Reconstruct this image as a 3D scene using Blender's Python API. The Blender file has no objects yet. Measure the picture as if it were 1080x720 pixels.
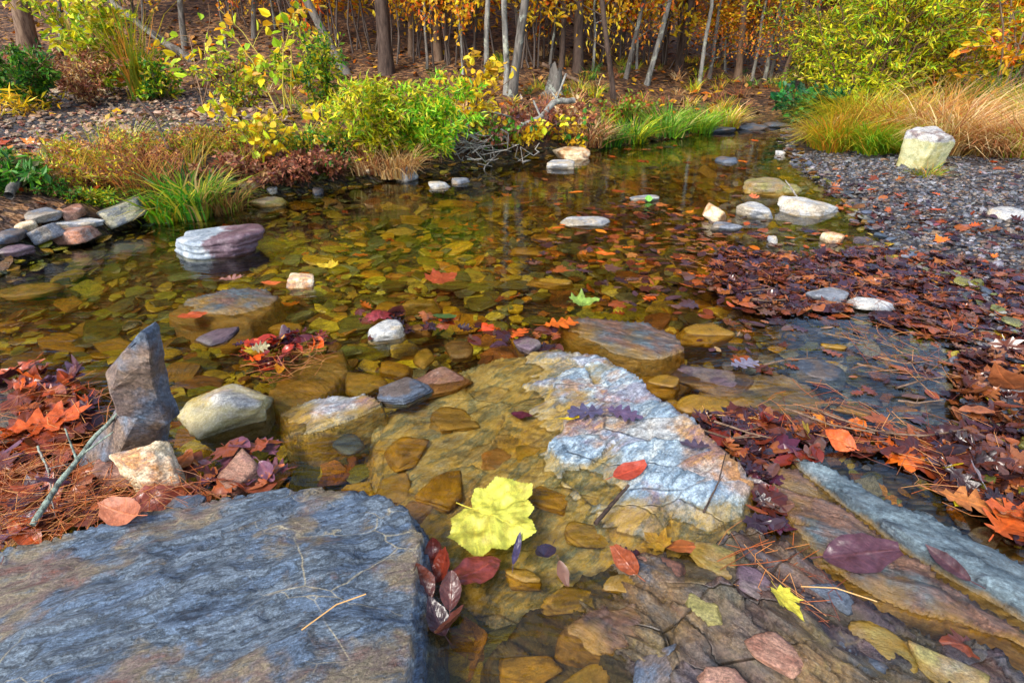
import bpy, bmesh, math, random
import numpy as np
from mathutils import Vector, Matrix, Euler
PI = math.pi
sc = bpy.context.scene
COL = sc.collection
rng = np.random.default_rng(7)
random.seed(7)

# ------------------------------------------------------------------ camera model
CH = 0.85; FP = 600.0; TH = math.radians(28)
def ray(px, py):
    u = (px-540)/FP; v = (360-py)/FP
    return np.array([u, math.cos(TH)+v*math.sin(TH), -math.sin(TH)+v*math.cos(TH)])
def P(px, py, z=0.0):
    d = ray(px, py); t = (z-CH)/d[2]
    return np.array([d[0]*t, d[1]*t, z])
def proj(p):
    x, y, z = p[..., 0], p[..., 1], p[..., 2]-CH
    f = y*math.cos(TH)-z*math.sin(TH); u = y*math.sin(TH)+z*math.cos(TH)
    f = np.maximum(f, 1e-3)
    return 540+FP*x/f, 360-FP*u/f
def lin(h):
    if isinstance(h, str):
        h = h.lstrip('#'); h = [int(h[i:i+2], 16)/255 for i in (0, 2, 4)]
    return tuple(c/12.92 if c <= .04045 else ((c+.055)/1.055)**2.4 for c in h)

# ------------------------------------------------------------------ numpy noise
def _h(ix, iy, iz, s):
    n = (ix*374761393+iy*668265263+iz*2147483647+s*1274126177) & 0xffffffff
    n = ((n ^ (n >> 13))*1274126177) & 0xffffffff
    n = ((n ^ (n >> 16))*2246822519) & 0xffffffff
    return ((n ^ (n >> 15)) & 0xffffff)/float(0xffffff)
def vnoise(x, y, z=0.0, s=0):
    x = np.asarray(x, float); y = np.asarray(y, float); z = np.asarray(z, float)+np.zeros_like(x)
    fx, fy, fz = np.floor(x), np.floor(y), np.floor(z)
    ix, iy, iz = fx.astype(np.int64), fy.astype(np.int64), fz.astype(np.int64)
    x, y, z = x-fx, y-fy, z-fz
    x = x*x*(3-2*x); y = y*y*(3-2*y); z = z*z*(3-2*z)
    r = 0
    for a in (0, 1):
        wx = x if a else 1-x
        for b in (0, 1):
            wy = y if b else 1-y
            for c in (0, 1):
                wz = z if c else 1-z
                r = r+wx*wy*wz*_h(ix+a, iy+b, iz+c, s)
    return r*2-1
def fbm(x, y, z=0.0, o=4, s=0, g=.5):
    r = 0; a = 1; t = 0
    for k in range(o):
        r = r+a*vnoise(np.asarray(x)*2**k, np.asarray(y)*2**k, np.asarray(z)*2**k, s+k*17); t += a; a *= g
    return r/t
def sstep(a, b, x):
    t = np.clip((x-a)/(b-a), 0, 1); return t*t*(3-2*t)

# ------------------------------------------------------------------ objects helpers
def build(name, V, F, mat=None, parent=None, col=None, smooth=False, attrs=None):
    me = bpy.data.meshes.new(name)
    V = np.asarray(V, np.float32)
    if not isinstance(F, (list, tuple)): F = [F]
    F = [np.asarray(f, np.int32) for f in F if len(f)]
    me.vertices.add(len(V)); me.vertices.foreach_set('co', V.ravel())
    nl = sum(f.size for f in F); npoly = sum(len(f) for f in F)
    me.loops.add(nl); me.loops.foreach_set('vertex_index', np.concatenate([f.ravel() for f in F]))
    tot = np.concatenate([np.full(len(f), f.shape[1], np.int32) for f in F])
    st = np.concatenate([[0], np.cumsum(tot)[:-1]]).astype(np.int32)
    me.polygons.add(npoly); me.polygons.foreach_set('loop_start', st)
    try: me.polygons.foreach_set('loop_total', tot)
    except Exception: pass
    me.polygons.foreach_set('use_smooth', np.full(npoly, bool(smooth)))
    if col is not None:
        c = np.ones((len(V), 4), np.float32); c[:, :3] = col
        a = me.attributes.new('tint', 'FLOAT_COLOR', 'POINT'); a.data.foreach_set('color', c.ravel())
    for k, v in (attrs or {}).items():
        a = me.attributes.new(k, 'FLOAT', 'POINT'); a.data.foreach_set('value', np.asarray(v, np.float32))
    if mat: me.materials.append(mat)
    me.update(calc_edges=True); me.validate()
    o = bpy.data.objects.new(name, me); COL.objects.link(o)
    if parent: o.parent = parent
    return o
def tag(o, label=None, cat=None, group=None, kind=None):
    if label: o['label'] = label
    if cat: o['category'] = cat
    if group: o['group'] = group
    if kind: o['kind'] = kind
    return o
def empty(name, loc, label, cat, group=None, rz=0):
    o = bpy.data.objects.new(name, None); COL.objects.link(o)
    o.location = loc; o.rotation_euler = (0, 0, rz)
    return tag(o, label, cat, group)

# ------------------------------------------------------------------ node helpers
class NT:
    def __init__(s, name):
        s.m = bpy.data.materials.new(name); s.m.use_nodes = True
        s.t = s.m.node_tree; s.t.nodes.clear(); s.out = s.t.nodes.new('ShaderNodeOutputMaterial')
    def n(s, ty, **k):
        nd = s.t.nodes.new(ty)
        for a, v in k.items():
            if a.startswith('i_'): s.set(nd, a[2:], v)
            else: setattr(nd, a, v)
        return nd
    def set(s, nd, key, v):
        key = int(key) if key.isdigit() else key.replace('_', ' ')
        i = nd.inputs[key]
        if isinstance(v, bpy.types.NodeSocket): s.t.links.new(v, i)
        else:
            if i.type == 'RGBA' and len(v) == 3: v = (*v, 1)
            i.default_value = v
    def math(s, op, a, b=0.0, clamp=False):
        if isinstance(b, bool): clamp, b = b, 0.0
        nd = s.n('ShaderNodeMath', operation=op, use_clamp=clamp); s.set(nd, '0', a); s.set(nd, '1', b); return nd.outputs[0]
    def mix(s, f, a, b, bt='MIX'):
        nd = s.n('ShaderNodeMix', data_type='RGBA', blend_type=bt)
        for i, v in ((0, f), (6, a), (7, b)):
            if isinstance(v, bpy.types.NodeSocket): s.t.links.new(v, nd.inputs[i])
            else: nd.inputs[i].default_value = (*v, 1) if i and len(v) == 3 else v
        return nd.outputs[2]
    def noise(s, vec, scale, detail=6, rough=.6, dist=0.0):
        nd = s.n('ShaderNodeTexNoise', i_Scale=float(scale), i_Detail=float(detail), i_Roughness=float(rough), i_Distortion=float(dist))
        if vec is not None: s.set(nd, 'Vector', vec)
        return nd.outputs['Fac']
    def ramp(s, fac, stops, interp='LINEAR'):
        nd = s.n('ShaderNodeValToRGB'); s.set(nd, 'Fac', fac); e = nd.color_ramp.elements
        nd.color_ramp.interpolation = interp
        while len(e) < len(stops): e.new(0.5)
        for el, (p, c) in zip(e, stops):
            el.position = p; el.color = (*(lin(c) if isinstance(c, str) else (c if isinstance(c, tuple) else (c, c, c))), 1)
        return nd.outputs[0]
    def mapping(s, vec, rot=(0, 0, 0), scale=(1, 1, 1), loc=(0, 0, 0)):
        nd = s.n('ShaderNodeMapping', i_Vector=vec)
        nd.inputs['Rotation'].default_value = rot; nd.inputs['Scale'].default_value = scale
        if isinstance(loc, bpy.types.NodeSocket): s.t.links.new(loc, nd.inputs['Location'])
        else: nd.inputs['Location'].default_value = loc
        return nd.outputs[0]
    def bump(s, h, strength, dist, normal=None):
        nd = s.n('ShaderNodeBump', i_Strength=strength, i_Distance=dist, i_Height=h)
        if normal is not None: s.set(nd, 'Normal', normal)
        return nd.outputs[0]
    def bsdf(s, color, rough=.6, normal=None, spec=.5, coat=0.0, trans=None):
        b = s.n('ShaderNodeBsdfPrincipled'); s.set(b, 'Base Color', color); s.set(b, 'Roughness', rough)
        b.inputs['Specular IOR Level'].default_value = spec
        if coat: b.inputs['Coat Weight'].default_value = coat; b.inputs['Coat Roughness'].default_value = .08
        if normal is not None: s.set(b, 'Normal', normal)
        o = b.outputs[0]
        if trans:
            tr = s.n('ShaderNodeBsdfTranslucent'); s.set(tr, 'Color', color)
            mx = s.n('ShaderNodeMixShader', i_0=trans); s.t.links.new(o, mx.inputs[1]); s.t.links.new(tr.outputs[0], mx.inputs[2]); o = mx.outputs[0]
        s.t.links.new(o, s.out.inputs[0]); return s.m

def leaf_mat(name, src='tint', rough=.5, trans=.35, coat=0.0, vein=False, spots=.0):
    t = NT(name)
    if src == 'tint': c = t.n('ShaderNodeAttribute', attribute_name='tint').outputs['Color']
    else: c = t.n('ShaderNodeObjectInfo').outputs['Color']
    pos = t.n('ShaderNodeNewGeometry').outputs['Position']
    if spots:
        nz = t.noise(pos, 60, 4, .65)
        c = t.mix(1.0, c, t.ramp(nz, [(.3, 1-spots), (.52, 1.0), (.75, 1.0+spots*.5)]), 'MULTIPLY')
    nrm = None
    if vein: c = t.mix(t.math('MULTIPLY', t.ramp(t.noise(t.n('ShaderNodeTexCoord').outputs['Object'], 4.5, 7, .7), [(.46, 0.0), (.64, 1.0)]), .6), c, t.mix(1.0, c, (.55, .38, .30), 'MULTIPLY'))
    if vein:
        v = t.n('ShaderNodeAttribute', attribute_name='vein').outputs['Fac']
        c2 = t.mix(1.0, c, (1.7, 1.55, 1.25), 'MULTIPLY')
        c = t.mix(t.math('MULTIPLY', v, .75), c, c2)
        c = t.mix(1.0, c, t.ramp(t.noise(pos, 420, 3, .7), [(.3, .8), (.7, 1.15)]), 'MULTIPLY')
        nrm = t.bump(t.math('ADD', t.math('MULTIPLY', v, -1.0), t.noise(pos, 140, 3)), .5, .0015)
    return t.bsdf(c, rough, nrm, .5, coat, trans)

def rock_mat(name, base, patch=None, patch_amt=.45, strike=20, stretch=6, scale=9, coord='Position', algae=True, algae_lvl=.004,
             algae_cols=('#3c3308', '#8a6a10', '#b98c1c', '#5d5516'), tint=None, rough=(.35, .7), bumpd=.006, veins=None, algae_amt=.9, dip=0, patch_scale=2.6, seed=0, lichen=None, veinw=.012, blocks=None):
    joint = None
    t = NT(name)
    geo = t.n('ShaderNodeNewGeometry'); P0 = geo.outputs['Position']
    if coord == 'Position': vec = t.mapping(P0, loc=(seed*3.1, seed*1.7, seed))
    else:
        tc = t.n('ShaderNodeTexCoord').outputs['Object']
        oi = t.n('ShaderNodeObjectInfo').outputs['Random']
        cb = t.n('ShaderNodeCombineXYZ', i_X=t.math('MULTIPLY', oi, 37.0), i_Y=t.math('MULTIPLY', oi, 91.0), i_Z=t.math('MULTIPLY', oi, 13.0)).outputs[0]
        vec = t.mapping(tc, loc=cb)
    warp = t.n('ShaderNodeTexNoise', i_Vector=vec, i_Scale=2.2, i_Detail=3.0).outputs['Color']
    wv = t.n('ShaderNodeVectorMath', operation='MULTIPLY_ADD'); t.set(wv, '0', warp); wv.inputs[1].default_value = (.10, .10, .10); t.set(wv, '2', vec)
    r = (math.radians(dip), 0, math.radians(-strike))
    an = t.mapping(t.mapping(wv.outputs[0], rot=r), scale=(1, stretch, stretch*1.3))
    nA = t.noise(an, scale*.35, 10, .68)
    n = len(base)
    stops = [(.33+.34*i/(n-1), c) for i, c in enumerate(base)]
    c = t.ramp(nA, stops)
    if patch:
        nB = t.noise(wv.outputs[0], patch_scale, 8, .62)
        pc = t.ramp(t.noise(an, scale*.5, 8, .7), [(.35+.3*i/max(1, len(patch)-1), q) for i, q in enumerate(patch)])
        f = t.ramp(nB, [(.62-patch_amt*.35, 0.0), (.68-patch_amt*.35, 1.0)])
        c = t.mix(f, c, pc)
    if veins:
        vor = t.n('ShaderNodeTexVoronoi', feature='DISTANCE_TO_EDGE', i_Scale=5.5); t.set(vor, 'Vector', t.mapping(wv.outputs[0], rot=r, scale=(1, 2.2, 1)))
        f = t.ramp(vor.outputs['Distance'], [(0.0, 1.0), (veinw, .6), (veinw*2.5, 0.0)])
        f = t.math('MULTIPLY', f, t.ramp(t.noise(vec, 4, 3), [(.5, 0.0), (.6, .8)]))
        c = t.mix(f, c, lin(veins))
    if blocks:
        vb = t.n('ShaderNodeTexVoronoi', i_Scale=blocks[0]); t.set(vb, 'Vector', t.mapping(wv.outputs[0], rot=(r[0], r[1], r[2]+.5), scale=(1, 1.9, 1.4)))
        bc = t.ramp(t.n('ShaderNodeSeparateColor', i_0=vb.outputs['Color']).outputs[0], [(i/len(blocks[1]), q) for i, q in enumerate(blocks[1])], 'CONSTANT')
        c = t.mix(t.math('MULTIPLY', t.ramp(t.noise(wv.outputs[0], 5, 6, .7), [(.35, .1), (.6, 1.0)]), blocks[2]), c, bc)
        ve = t.n('ShaderNodeTexVoronoi', feature='DISTANCE_TO_EDGE', i_Scale=blocks[0]); t.set(ve, 'Vector', t.mapping(wv.outputs[0], rot=(r[0], r[1], r[2]+.5), scale=(1, 1.9, 1.4)))
        joint = t.mix(t.ramp(t.noise(vec, 3.1, 4), [(.46, 0.0), (.6, 1.0)]), (1, 1, 1), t.ramp(ve.outputs['Distance'], [(0.0, 0.0), (.03, 1.0)]))
        c = t.mix(1.0, c, t.mix(.6, (1, 1, 1), joint), 'MULTIPLY')
    if lichen:
        f = t.ramp(t.noise(vec, 26, 5, .7), [(.56, 0.0), (.62, .9)])
        c = t.mix(f, c, lin(lichen))
    if tint == 'object': c = t.mix(1.0, c, t.n('ShaderNodeObjectInfo').outputs['Color'], 'MULTIPLY')
    if tint == 'tint': c = t.mix(1.0, c, t.n('ShaderNodeAttribute', attribute_name='tint').outputs['Color'], 'MULTIPLY')
    fine = t.noise(vec, scale*14, 5, .75)
    c = t.mix(1.0, c, t.ramp(fine, [(.3, .42), (.5, 1.0), (.7, 1.7)]), 'MULTIPLY')
    c = t.mix(1.0, c, t.ramp(t.noise(an, scale*3.5, 6, .7), [(.34, .6), (.5, 1.0), (.66, 1.4)]), 'MULTIPLY')
    crack = t.ramp(t.noise(an, scale*.9, 6, .6), [(.47, 1.0), (.5, .45), (.53, 1.0)])
    c = t.mix(.45, c, t.mix(1.0, c, crack, 'MULTIPLY'))
    sep = t.n('ShaderNodeSeparateXYZ', i_0=P0).outputs['Z']
    zz = t.math('ADD', sep, t.math('MULTIPLY', t.math('SUBTRACT', t.noise(P0, 14, 5), .5), .05))
    wet = t.math('SUBTRACT', 1.0, t.math('DIVIDE', t.math('SUBTRACT', zz, algae_lvl), .014), True)
    if algae:
        ac = t.ramp(t.noise(an, scale*.45, 9, .7), [(.3+.4*i/(len(algae_cols)-1), q) for i, q in enumerate(algae_cols)])
        ac = t.mix(.35, ac, c)
        c = t.mix(t.math('MULTIPLY', wet, algae_amt), c, ac)
    wb = t.math('MULTIPLY', t.math('DIVIDE', t.math('SUBTRACT', .021, zz), .008, True), t.math('GREATER_THAN', sep, -.002))
    c = t.mix(t.math('MULTIPLY', wb, .55), c, t.mix(1.0, c, (.38, .36, .33), 'MULTIPLY'))
    h = t.math('ADD', t.math('MULTIPLY', t.noise(an, scale*1.1, 10, .72), 1.0), t.math('MULTIPLY', t.noise(vec, scale*5, 8, .7), .35))
    if joint is not None: h = t.math('ADD', h, t.math('MULTIPLY', joint, .5))
    nrm = t.bump(h, .9, bumpd)
    rg = t.ramp(t.noise(vec, scale*1.3, 5), [(.35, rough[0]), (.65, rough[1])])
    rg = t.mix(t.math('MULTIPLY', wet, .7), rg, (.18, .18, .18))
    return t.bsdf(c, rg, nrm, .5)

# ------------------------------------------------------------------ terrain
left_px = [(0, 290), (60, 264), (110, 252), (150, 236), (200, 228), (260, 214), (330, 202), (390, 192), (440, 187), (500, 178), (560, 168), (620, 158), (680, 149), (740, 140), (790, 134), (815, 131)]
right_px = [(832, 136), (826, 150), (838, 165), (850, 183), (885, 205), (905, 232), (930, 262), (985, 290), (1030, 318), (1052, 370), (1058, 430), (1092, 520)]
L = [P(*p)[:2] for p in left_px]; R = [P(*p)[:2] for p in right_px]
POLY = np.array([(-4.5, -3), (-4.5, .6), (-3.2, 1.4), (-2.5, 1.95)]+[tuple(p) for p in L]+[tuple(p) for p in R]+[(1.45, .55), (1.5, -3)])
def seg_dist(x, y, poly):
    x = np.asarray(x, float); y = np.asarray(y, float)
    d = np.full(x.shape, 1e9); ins = np.zeros(x.shape, bool); n = len(poly)
    for i in range(n):
        ax, ay = poly[i]; bx, by = poly[(i+1) % n]
        ex, ey = bx-ax, by-ay
        tt = np.clip(((x-ax)*ex+(y-ay)*ey)/(ex*ex+ey*ey+1e-12), 0, 1)
        d = np.minimum(d, np.hypot(x-ax-tt*ex, y-ay-tt*ey))
        if ay != by:
            cnd = ((ay > y) != (by > y)) & (x < (bx-ax)*(y-ay)/(by-ay)+ax)
            ins ^= cnd
    return np.where(ins, d, -d)
def H(x, y):
    x = np.asarray(x, float); y = np.asarray(y, float)
    s = seg_dist(x, y, POLY)+.05*fbm(x*2.2, y*2.2, 0, 4, 3)
    depth = .12+.03*fbm(x*.9, y*.9, 3, 3, 5)
    shal = sstep(.35, 1.0, x-.12*y)*sstep(3.2, 2.0, y)          # right side is a thin sheet of water
    depth = depth*(1-.55*shal)
    bed = -depth*(1-np.exp(-np.maximum(s, 0)/.30))
    o = np.maximum(-s, 0)
    right = sstep(-.25, .35, x-.47*y+.12) * sstep(9.5, 8.0, y)
    bl = .30*(1-np.exp(-o/.45))+.05*np.maximum(o-.5, 0)
    bl = bl+.16*np.exp(-((x+.7)/1.5)**2)*(1-np.exp(-o/.3))*sstep(5.6, 4.2, y)
    br = .05*(1-np.exp(-o/.5))+.028*o+.02*fbm(x*.9, y*.9, 0, 3, 9)*np.minimum(o, 1)
    bank = bl*(1-right)+br*right
    ff = 6.6+.35*np.maximum(x, 0)+.18*np.maximum(-x, 0)
    slope = .36-.31*sstep(-1.5, 3.5, x-.12*y)
    k = np.maximum(y-ff, 0)
    hill = slope*(np.sqrt(k*k+.6)-.77)
    hill = np.maximum(hill, 0); hill = hill+.14*np.maximum(y-24, 0)
    hill = 14*(1-np.exp(-hill/14))
    z = np.where(s > 0, bed, bank)+hill*(s <= 0)
    z = z+.05*fbm(x*1.1, y*1.1, 0, 4, 21)*np.minimum(o, 1.5)+.012*fbm(x*9, y*9, 0, 3, 31)*np.where(s > 0, .8, np.minimum(o*4, 1))
    # leafy shallows at the left of the frame
    z = z+.085*np.exp(-(((x+1.25)/.34)**2+((y-1.06)/.24)**2))
    return z
def hit(px, py):
    d = ray(px, py); t = np.concatenate([np.linspace(.6, 12, 1500), np.linspace(12.02, 60, 1200)])
    x, y, z = d[0]*t, d[1]*t, CH+d[2]*t
    g = np.maximum(H(x, y), 0)
    w = np.nonzero(z <= g)[0]
    i = w[0] if len(w) else len(t)-1
    return np.array([x[i], y[i], g[i]]), t[i]

def make_ground():
    ny, nx = 460, 420
    v = np.linspace(0, 1, ny); ys = -2.5+3.0*v*1.2+8*v**2.2*.8+np.where(v > .75, (v-.75)**2*3000, 0)
    u = np.linspace(-1, 1, nx); uu = .8*u+.2*u**3+np.sign(u)*np.maximum(abs(u)-.9, 0)**2*200
    Y, U = np.meshgrid(ys, uu, indexing='ij')
    X = U*(1.9+np.maximum(Y, 0)*1.05)
    Z = H(X, Y)
    V = np.stack([X, Y, Z], -1).reshape(-1, 3)
    idx = np.arange(ny*nx).reshape(ny, nx)
    F = np.stack([idx[:-1, :-1], idx[:-1, 1:], idx[1:, 1:], idx[1:, :-1]], -1).reshape(-1, 4)
    s = seg_dist(V[:, 0], V[:, 1], POLY)
    x, y = V[:, 0], V[:, 1]
    right = sstep(-.2, .3, x-.47*y+.12)*sstep(7.8, 6.5, y)
    leftbar = sstep(-1.4, -2.2, x+.18*(y-4))*sstep(3.1, 3.6, y)*sstep(6.2, 5.3, y)
    gravel = np.clip(right+leftbar, 0, 1)*(s < .1)
    litter = (s < -.1)*(1-gravel)
    t = NT('stream_bed_and_forest_floor')
    pos = t.n('ShaderNodeNewGeometry').outputs['Position']
    # pebbled bed
    vor = t.n('ShaderNodeTexVoronoi', i_Scale=34.0, i_Randomness=1.0); t.set(vor, 'Vector', t.mapping(pos, rot=(0, 0, -.4), scale=(.7, 1.6, 1)))
    hue = t.n('ShaderNodeSeparateColor', i_0=vor.outputs['Color']).outputs[0]
    bed = t.ramp(hue, [(0, '#241e0a'), (.25, '#463a10'), (.45, '#333214'), (.6, '#5a4616'), (.78, '#3a2810'), (1, '#6a5c1f')], 'CONSTANT')
    bed = t.mix(1.0, bed, t.ramp(vor.outputs['Distance'], [(.0, 1.1), (.55, .75), (.8, .25)]), 'MULTIPLY')
    bed = t.mix(1.0, bed, t.ramp(t.noise(pos, 30, 6, .7), [(.3, .5), (.7, 1.5)]), 'MULTIPLY')
    vg = t.n('ShaderNodeTexVoronoi', i_Scale=58.0); t.set(vg, 'Vector', pos)
    hg = t.n('ShaderNodeSeparateColor', i_0=vg.outputs['Color']).outputs[1]
    gr = t.ramp(hg, [(0, '#26262c'), (.2, '#4c4a4e'), (.4, '#343036'), (.55, '#5f5448'), (.7, '#3f424a'), (.85, '#4f3a30'), (1, '#66666c')], 'CONSTANT')
    gr = t.mix(1.0, gr, t.ramp(vg.outputs['Distance'], [(.0, 1.0), (.5, .8), (.85, .25)]), 'MULTIPLY')
    vl = t.n('ShaderNodeTexVoronoi', i_Scale=22.0); t.set(vl, 'Vector', t.mapping(pos, rot=(0, 0, .7), scale=(1, 1.7, 1)))
    hl = t.n('ShaderNodeSeparateColor', i_0=vl.outputs['Color']).outputs[0]
    li = t.ramp(hl, [(0, '#3a2416'), (.2, '#5a3c24'), (.4, '#46301f'), (.55, '#7a5430'), (.7, '#2e1e16'), (.85, '#8a6640'), (1, '#503420')], 'CONSTANT')
    li = t.mix(1.0, li, t.ramp(t.noise(pos, 3.0, 6), [(.3, .55), (.7, 1.3)]), 'MULTIPLY')
    g = t.n('ShaderNodeAttribute', attribute_name='gravel').outputs['Fac']; l = t.n('ShaderNodeAttribute', attribute_name='litter').outputs['Fac']
    c = t.mix(l, t.mix(g, bed, gr), li)
    hgt = t.math('ADD', t.math('MULTIPLY', vor.outputs['Distance'], -.8), t.math('MULTIPLY', vg.outputs['Distance'], -.4))
    nrm = t.bump(hgt, .9, .02)
    m = t.bsdf(c, .65, nrm, .4)
    o = build('ground', V, F, m, smooth=True, attrs={'gravel': gravel, 'litter': litter})
    tag(o, 'stony stream bed rising to gravel bars and a leaf strewn forest floor', 'ground', kind='structure')
    return o
make_ground()

# ------------------------------------------------------------------ water
def make_water():
    xs = np.linspace(-9, 9, 200); ys = np.linspace(-3, 8.5, 160)
    Y, X = np.meshgrid(ys, xs, indexing='ij')
    V = np.stack([X, Y, np.zeros_like(X)], -1).reshape(-1, 3)
    idx = np.arange(X.size).reshape(X.shape)
    F = np.stack([idx[:-1, :-1], idx[:-1, 1:], idx[1:, 1:], idx[1:, :-1]], -1).reshape(-1, 4)
    s = seg_dist(V[:, 0], V[:, 1], POLY)
    F = F[(s[F] > -.35).any(1)]
    t = NT('clear_stream_water')
    pos = t.n('ShaderNodeNewGeometry').outputs['Position']
    h1 = t.noise(t.mapping(pos, rot=(0, 0, .35), scale=(.6, 1.4, 1)), 9, 3, .55, .4)
    h2 = t.noise(t.mapping(pos, rot=(0, 0, -.25), scale=(.5, 1.5, 1)), 30, 3, .5, .3)
    y = t.n('ShaderNodeSeparateXYZ', i_0=pos).outputs['Y']
    near = t.math('SUBTRACT', 1.0, t.math('DIVIDE', t.math('SUBTRACT', y, 1.3), 1.6), True)
    h = t.math('ADD', t.math('MULTIPLY', h1, t.math('ADD', .25, t.math('MULTIPLY', near, 1.0))), t.math('MULTIPLY', h2, t.math('ADD', .08, t.math('MULTIPLY', near, .25))))
    nrm = t.bump(h, .5, .012)
    fr = t.n('ShaderNodeFresnel', i_IOR=1.4); t.set(fr, 'Normal', nrm)
    tr = t.n('ShaderNodeBsdfTransparent'); tr.inputs[0].default_value = (.94, .88, .66, 1)
    gl = t.n('ShaderNodeBsdfGlossy', i_Roughness=.03); t.set(gl, 'Normal', nrm); gl.inputs[0].default_value = (.95, .97, 1, 1)
    mx = t.n('ShaderNodeMixShader', i_0=fr.outputs[0]); t.t.links.new(tr.outputs[0], mx.inputs[1]); t.t.links.new(gl.outputs[0], mx.inputs[2])
    t.t.links.new(mx.outputs[0], t.out.inputs[0])
    used, inv = np.unique(F, return_inverse=True)
    o = build('water', V[used], inv.reshape(F.shape), t.m, smooth=True)
    tag(o, 'clear shallow stream water reflecting the autumn trees', 'water', kind='structure')
make_water()

# ------------------------------------------------------------------ rock shapes
_ico = {}
def ico(sub):
    if sub not in _ico:
        bm = bmesh.new(); bmesh.ops.create_icosphere(bm, subdivisions=sub, radius=1)
        V = np.array([v.co[:] for v in bm.verts]); F = np.array([[v.index for v in f.verts] for f in bm.faces]); bm.free()
        V /= np.linalg.norm(V, axis=1)[:, None]; _ico[sub] = (V, F)
    return _ico[sub]
def rock_shape(seed, sub=3, sides=6, p=16, top=1.0, tilt=.25, rough=.04, lam=.0, extra=2):
    """unit-ish rock: polyhedron of random planes with softened edges; returns V in [-1,1] box"""
    r = np.random.default_rng(seed); D, F = ico(sub)
    ns, ds = [], []
    a0 = r.uniform(0, 6.28)
    for i in range(sides):
        a = a0+2*PI*(i+r.uniform(-.32, .32))/sides; e = r.uniform(-tilt, tilt)
        ns.append((math.cos(a)*math.cos(e), math.sin(a)*math.cos(e), math.sin(e))); ds.append(r.uniform(.62, 1.0))
    for sgn in (1, -1):
        tx, ty = r.uniform(-tilt, tilt, 2)*.8
        v = np.array([tx, ty, sgn]); ns.append(v/np.linalg.norm(v)); ds.append(top*r.uniform(.75, .95))
    for i in range(extra):
        v = r.normal(size=3); v[2] = abs(v[2]); ns.append(v/np.linalg.norm(v)); ds.append(r.uniform(.8, 1.0))
    N = np.array(ns); d = np.array(ds)
    q = np.maximum(D@N.T/d, 0)
    rad = (q**p).sum(1)**(-1/p)
    V = D*rad[:, None]
    n = fbm(V[:, 0]*2.3+seed, V[:, 1]*2.3, V[:, 2]*2.3, 5, seed % 97)
    V = V*(1+rough*2*n)[:, None]
    if lam:
        n2 = vnoise(V[:, 0]*.8+seed, V[:, 1]*.8, V[:, 2]*9, 5); V[:, :2] *= (1+lam*np.sign(n2)*np.abs(n2)**.5)[:, None]
    V -= (V.max(0)+V.min(0))/2; V /= np.abs(V).max(0)
    return V, F

# rock materials
M = {}
M['blue_slate'] = rock_mat('blue_slate', ['#202a38', '#405062', '#5e7084', '#323c46', '#6c7a86', '#465260', '#62594a'], ['#6a463a', '#6a5c54', '#7c7058', '#4c5864'], .3, strike=24, stretch=3.4, scale=20, algae=False, bumpd=.011, veins='#a89c7c', dip=8, rough=(.25, .55), patch_scale=5.5, veinw=.004)
M['white_rock'] = rock_mat('white_gold_rock', ['#405260', '#74899a', '#a0b0b8', '#5a7080', '#b8c0bc', '#66808e'], ['#80604c', '#a07c54', '#5d546c', '#a88c58'], .32, strike=42, stretch=2.6, scale=13, algae=True, algae_lvl=.008, algae_cols=('#2e2606', '#9a7a10', '#d8b024', '#5a5810', '#c8a448', '#7a500c'), blocks=(6.0, ['#8c9ca4', '#b07830', '#70808e', '#b89660', '#546674', '#866270', '#98a8ac'], .38), bumpd=.009, veins='#54381c', patch_scale=4, seed=2)
M['rust_slab'] = rock_mat('rust_slate', ['#34302f', '#5c4238', '#745440', '#464448', '#7c6654'], ['#3d484e', '#4f5e64', '#6c4838'], .5, strike=-34, stretch=6, scale=8, algae=True, algae_lvl=.0, bumpd=.009, seed=5, rough=(.25, .55))
M['grey_slab'] = rock_mat('grey_white_slate', ['#2a353b', '#44525a', '#5a6a70', '#353f48', '#707c80'], ['#8a949a', '#aab0b0', '#6a7880'], .34, strike=-36, stretch=4, scale=8, algae=True, algae_lvl=.0, bumpd=.009, seed=9, patch_scale=3.4, rough=(.3, .6))
M['shelf'] = rock_mat('dark_stream_shelf', ['#241c1c', '#4a3c40', '#5d4a44', '#35343a', '#6d6a66'], ['#5c3a24', '#745a38', '#3f4a56'], .4, strike=-48, stretch=2.2, scale=14, algae=True, algae_lvl=-.004, algae_cols=('#1e180a', '#54400e', '#44421a', '#74643a', '#3a3230'), blocks=(7.0, ['#2a2228', '#4c3428', '#3a444e', '#5c5434', '#362c36', '#44463a'], .6), bumpd=.009, seed=13, rough=(.12, .4), veins='#7c6838')
def stone_mat(key, base, patch=None, **k):
    k.setdefault('coord', 'Object'); k.setdefault('scale', 20.0); k.setdefault('stretch', 2.2); k.setdefault('bumpd', .006); k.setdefault('patch_scale', 9)
    M[key] = rock_mat(key, base, patch, **k)
stone_mat('pale_stone', ['#6a7078', '#8f9296', '#b8b5ac', '#7c8288'], ['#8f8474', '#c0b49c'], patch_amt=.35, algae_lvl=-.01, algae_amt=.6)
stone_mat('cream_stone', ['#a08460', '#cdb48c', '#e2cfae', '#b0987c'], ['#7a6450', '#c08a54', '#8e8480'], patch_amt=.4, algae_lvl=-.012, algae_amt=.7)
stone_mat('grey_stone', ['#3f444c', '#626770', '#7c7f84', '#50555e'], ['#756658', '#8d8577'], patch_amt=.3, algae_lvl=-.008, algae_amt=.8)
stone_mat('slate_stone', ['#2f3844', '#46505f', '#5d6876', '#39414d'], ['#5c504a', '#6d6460'], patch_amt=.35, stretch=4, algae_lvl=-.03, algae_amt=.5, rough=(.3, .6))
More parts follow.
